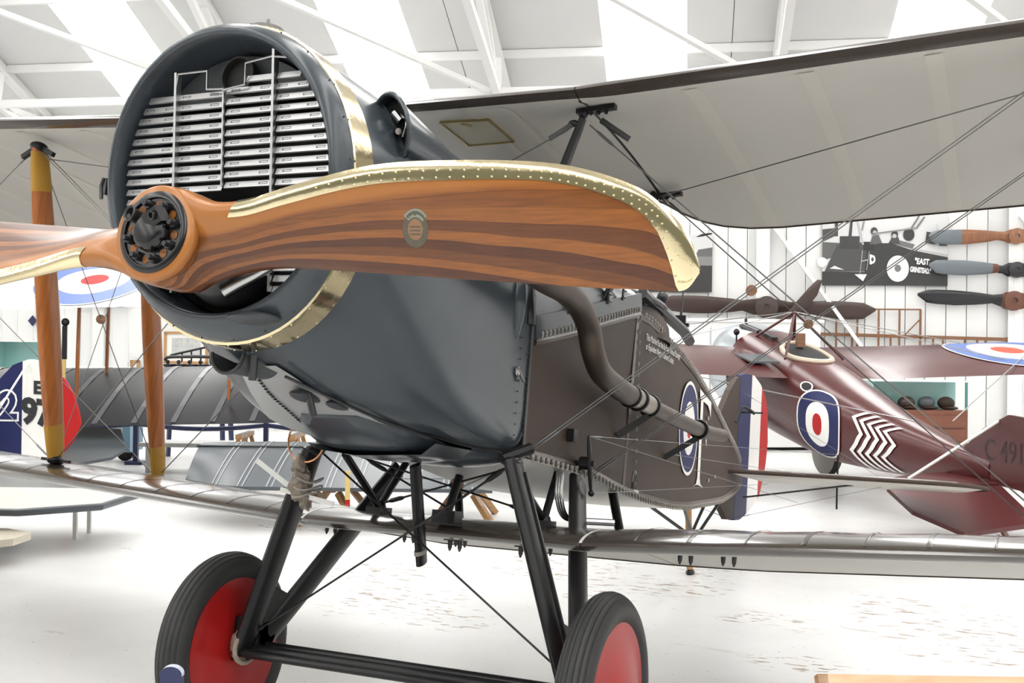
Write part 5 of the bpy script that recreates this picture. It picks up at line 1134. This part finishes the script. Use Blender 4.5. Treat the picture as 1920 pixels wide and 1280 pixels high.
# rope barrier
RB = root('rope_barrier', 'low navy rope barrier in front of the left wall', 'barrier', gp(-4.0, 14.6), (0, 0, YAW))
for k, a in enumerate((-2.6, -.9, .8, 2.3)):
    obj('post', merge(box((a, 0, .28), (.06, .06, .56)), box((a, 0, .02), (.22, .22, .04))), M_navy, RB, False)
    if k < 3:
        b = (-2.6, -.9, .8, 2.3)[k+1]; obj('rope', tube([V3(a+(b-a)*t, 0, .53-.06*math.sin(PI*t)) for t in np.linspace(0, 1, 9)], .03, 8), M_navy, RB)
pl = root('white_platform', 'low white platform under the charcoal wing', 'platform', gp(-4.0, 13.9), (0, 0, YAW)); obj('top', box((0, 0, .34), (1.1, .5, .05)), M_wsteel, pl, False)
for a in (-.45, .45): obj('leg', box((a, 0, .16), (.06, .4, .32)), M_wsteel, pl, False)
bx_ = root('white_trolley', 'white trolley with a green stripe behind the striped rudder', 'trolley', gp(-5.55, 15.0), (0, 0, YAW)); obj('body', box((0, 0, .40), (.95, .5, .36)), M_wsteel, bx_, False); obj('stripe', box((0, -.255, .36), (.8, .01, .08)), mat('green_stripe', (.06, .30, .20), .4), bx_, False); obj('end_panel', box((.48, -.02, .36), (.10, .52, .44)), mat('pale_blue_panel', (.25, .42, .55), .4), bx_, False)
for a in (-.38, .38): obj('wheel', lathe([(0, -.03), (.11, -.03), (.11, .03), (0, .03)], V3(a, 0, .11), Y1, 16), M_black, bx_)

# ================================================================== FOREGROUND
M_pine = wood_plain('pale_pine', (0.55, 0.33, 0.19), (0.68, 0.44, 0.27), 0.5, (4, 20, 20))
IB = root('information_board', 'light wood framed information board at the bottom right corner', 'sign', gp(1.02, 2.62), (0, 0, YAW+.02))
tl = V3(-.30, 0, .835)
bx0 = unit(V3(1, .0, -.008)); by0 = unit(V3(0, -.45, -.85)); bn = np.cross(bx0, by0)
def fb_(a, b): return tl+bx0*a+by0*b
for a0, b0, a1, b1 in ((0, 0, .62, .024), (0, .40, .62, .424), (0, 0, .024, .424), (.596, 0, .62, .424)):
    obj('frame_bar', box(fb_((a0+a1)/2, (b0+b1)/2), (a1-a0, b1-b0, .03), (bx0, by0, bn)), M_pine, IB, False)
obj('panel', box(fb_(.31, .212), (.60, .40, .01), (bx0, by0, bn)), tone(.10), IB, False)
obj('post', merge(box((.0, -.06, .34), (.06, .04, .66)), box((0, -.04, .015), (.36, .30, .03))), M_pine, IB, False)
SP = root('barrier_post', 'navy wooden barrier post with rounded top in front of the left wheel', 'post', gp(-.895, 2.98), (0, 0, YAW))
pts = [(-.029, 0), (.029, 0), (.029, .705)]+[(.029*math.cos(a), .710+.022*math.sin(a)) for a in np.linspace(0.2, PI-.2, 9)]+[(-.029, .705)]
obj('board', prism(pts, lambda a, b: V3(a, -.012, b), .024, V3(0, -1, 0)), M_navy, SP, False); obj('edge', loft([[V3(a*1.02, y, b+.0008) for y in (-.0125, .0125)] for a, b in pts[2:]], False, False, False), mat('chipped_white_edge', (.55, .58, .68), .5), SP, False); obj('foot', box((0, 0, .02), (.26, .20, .04)), M_navy, SP, False)
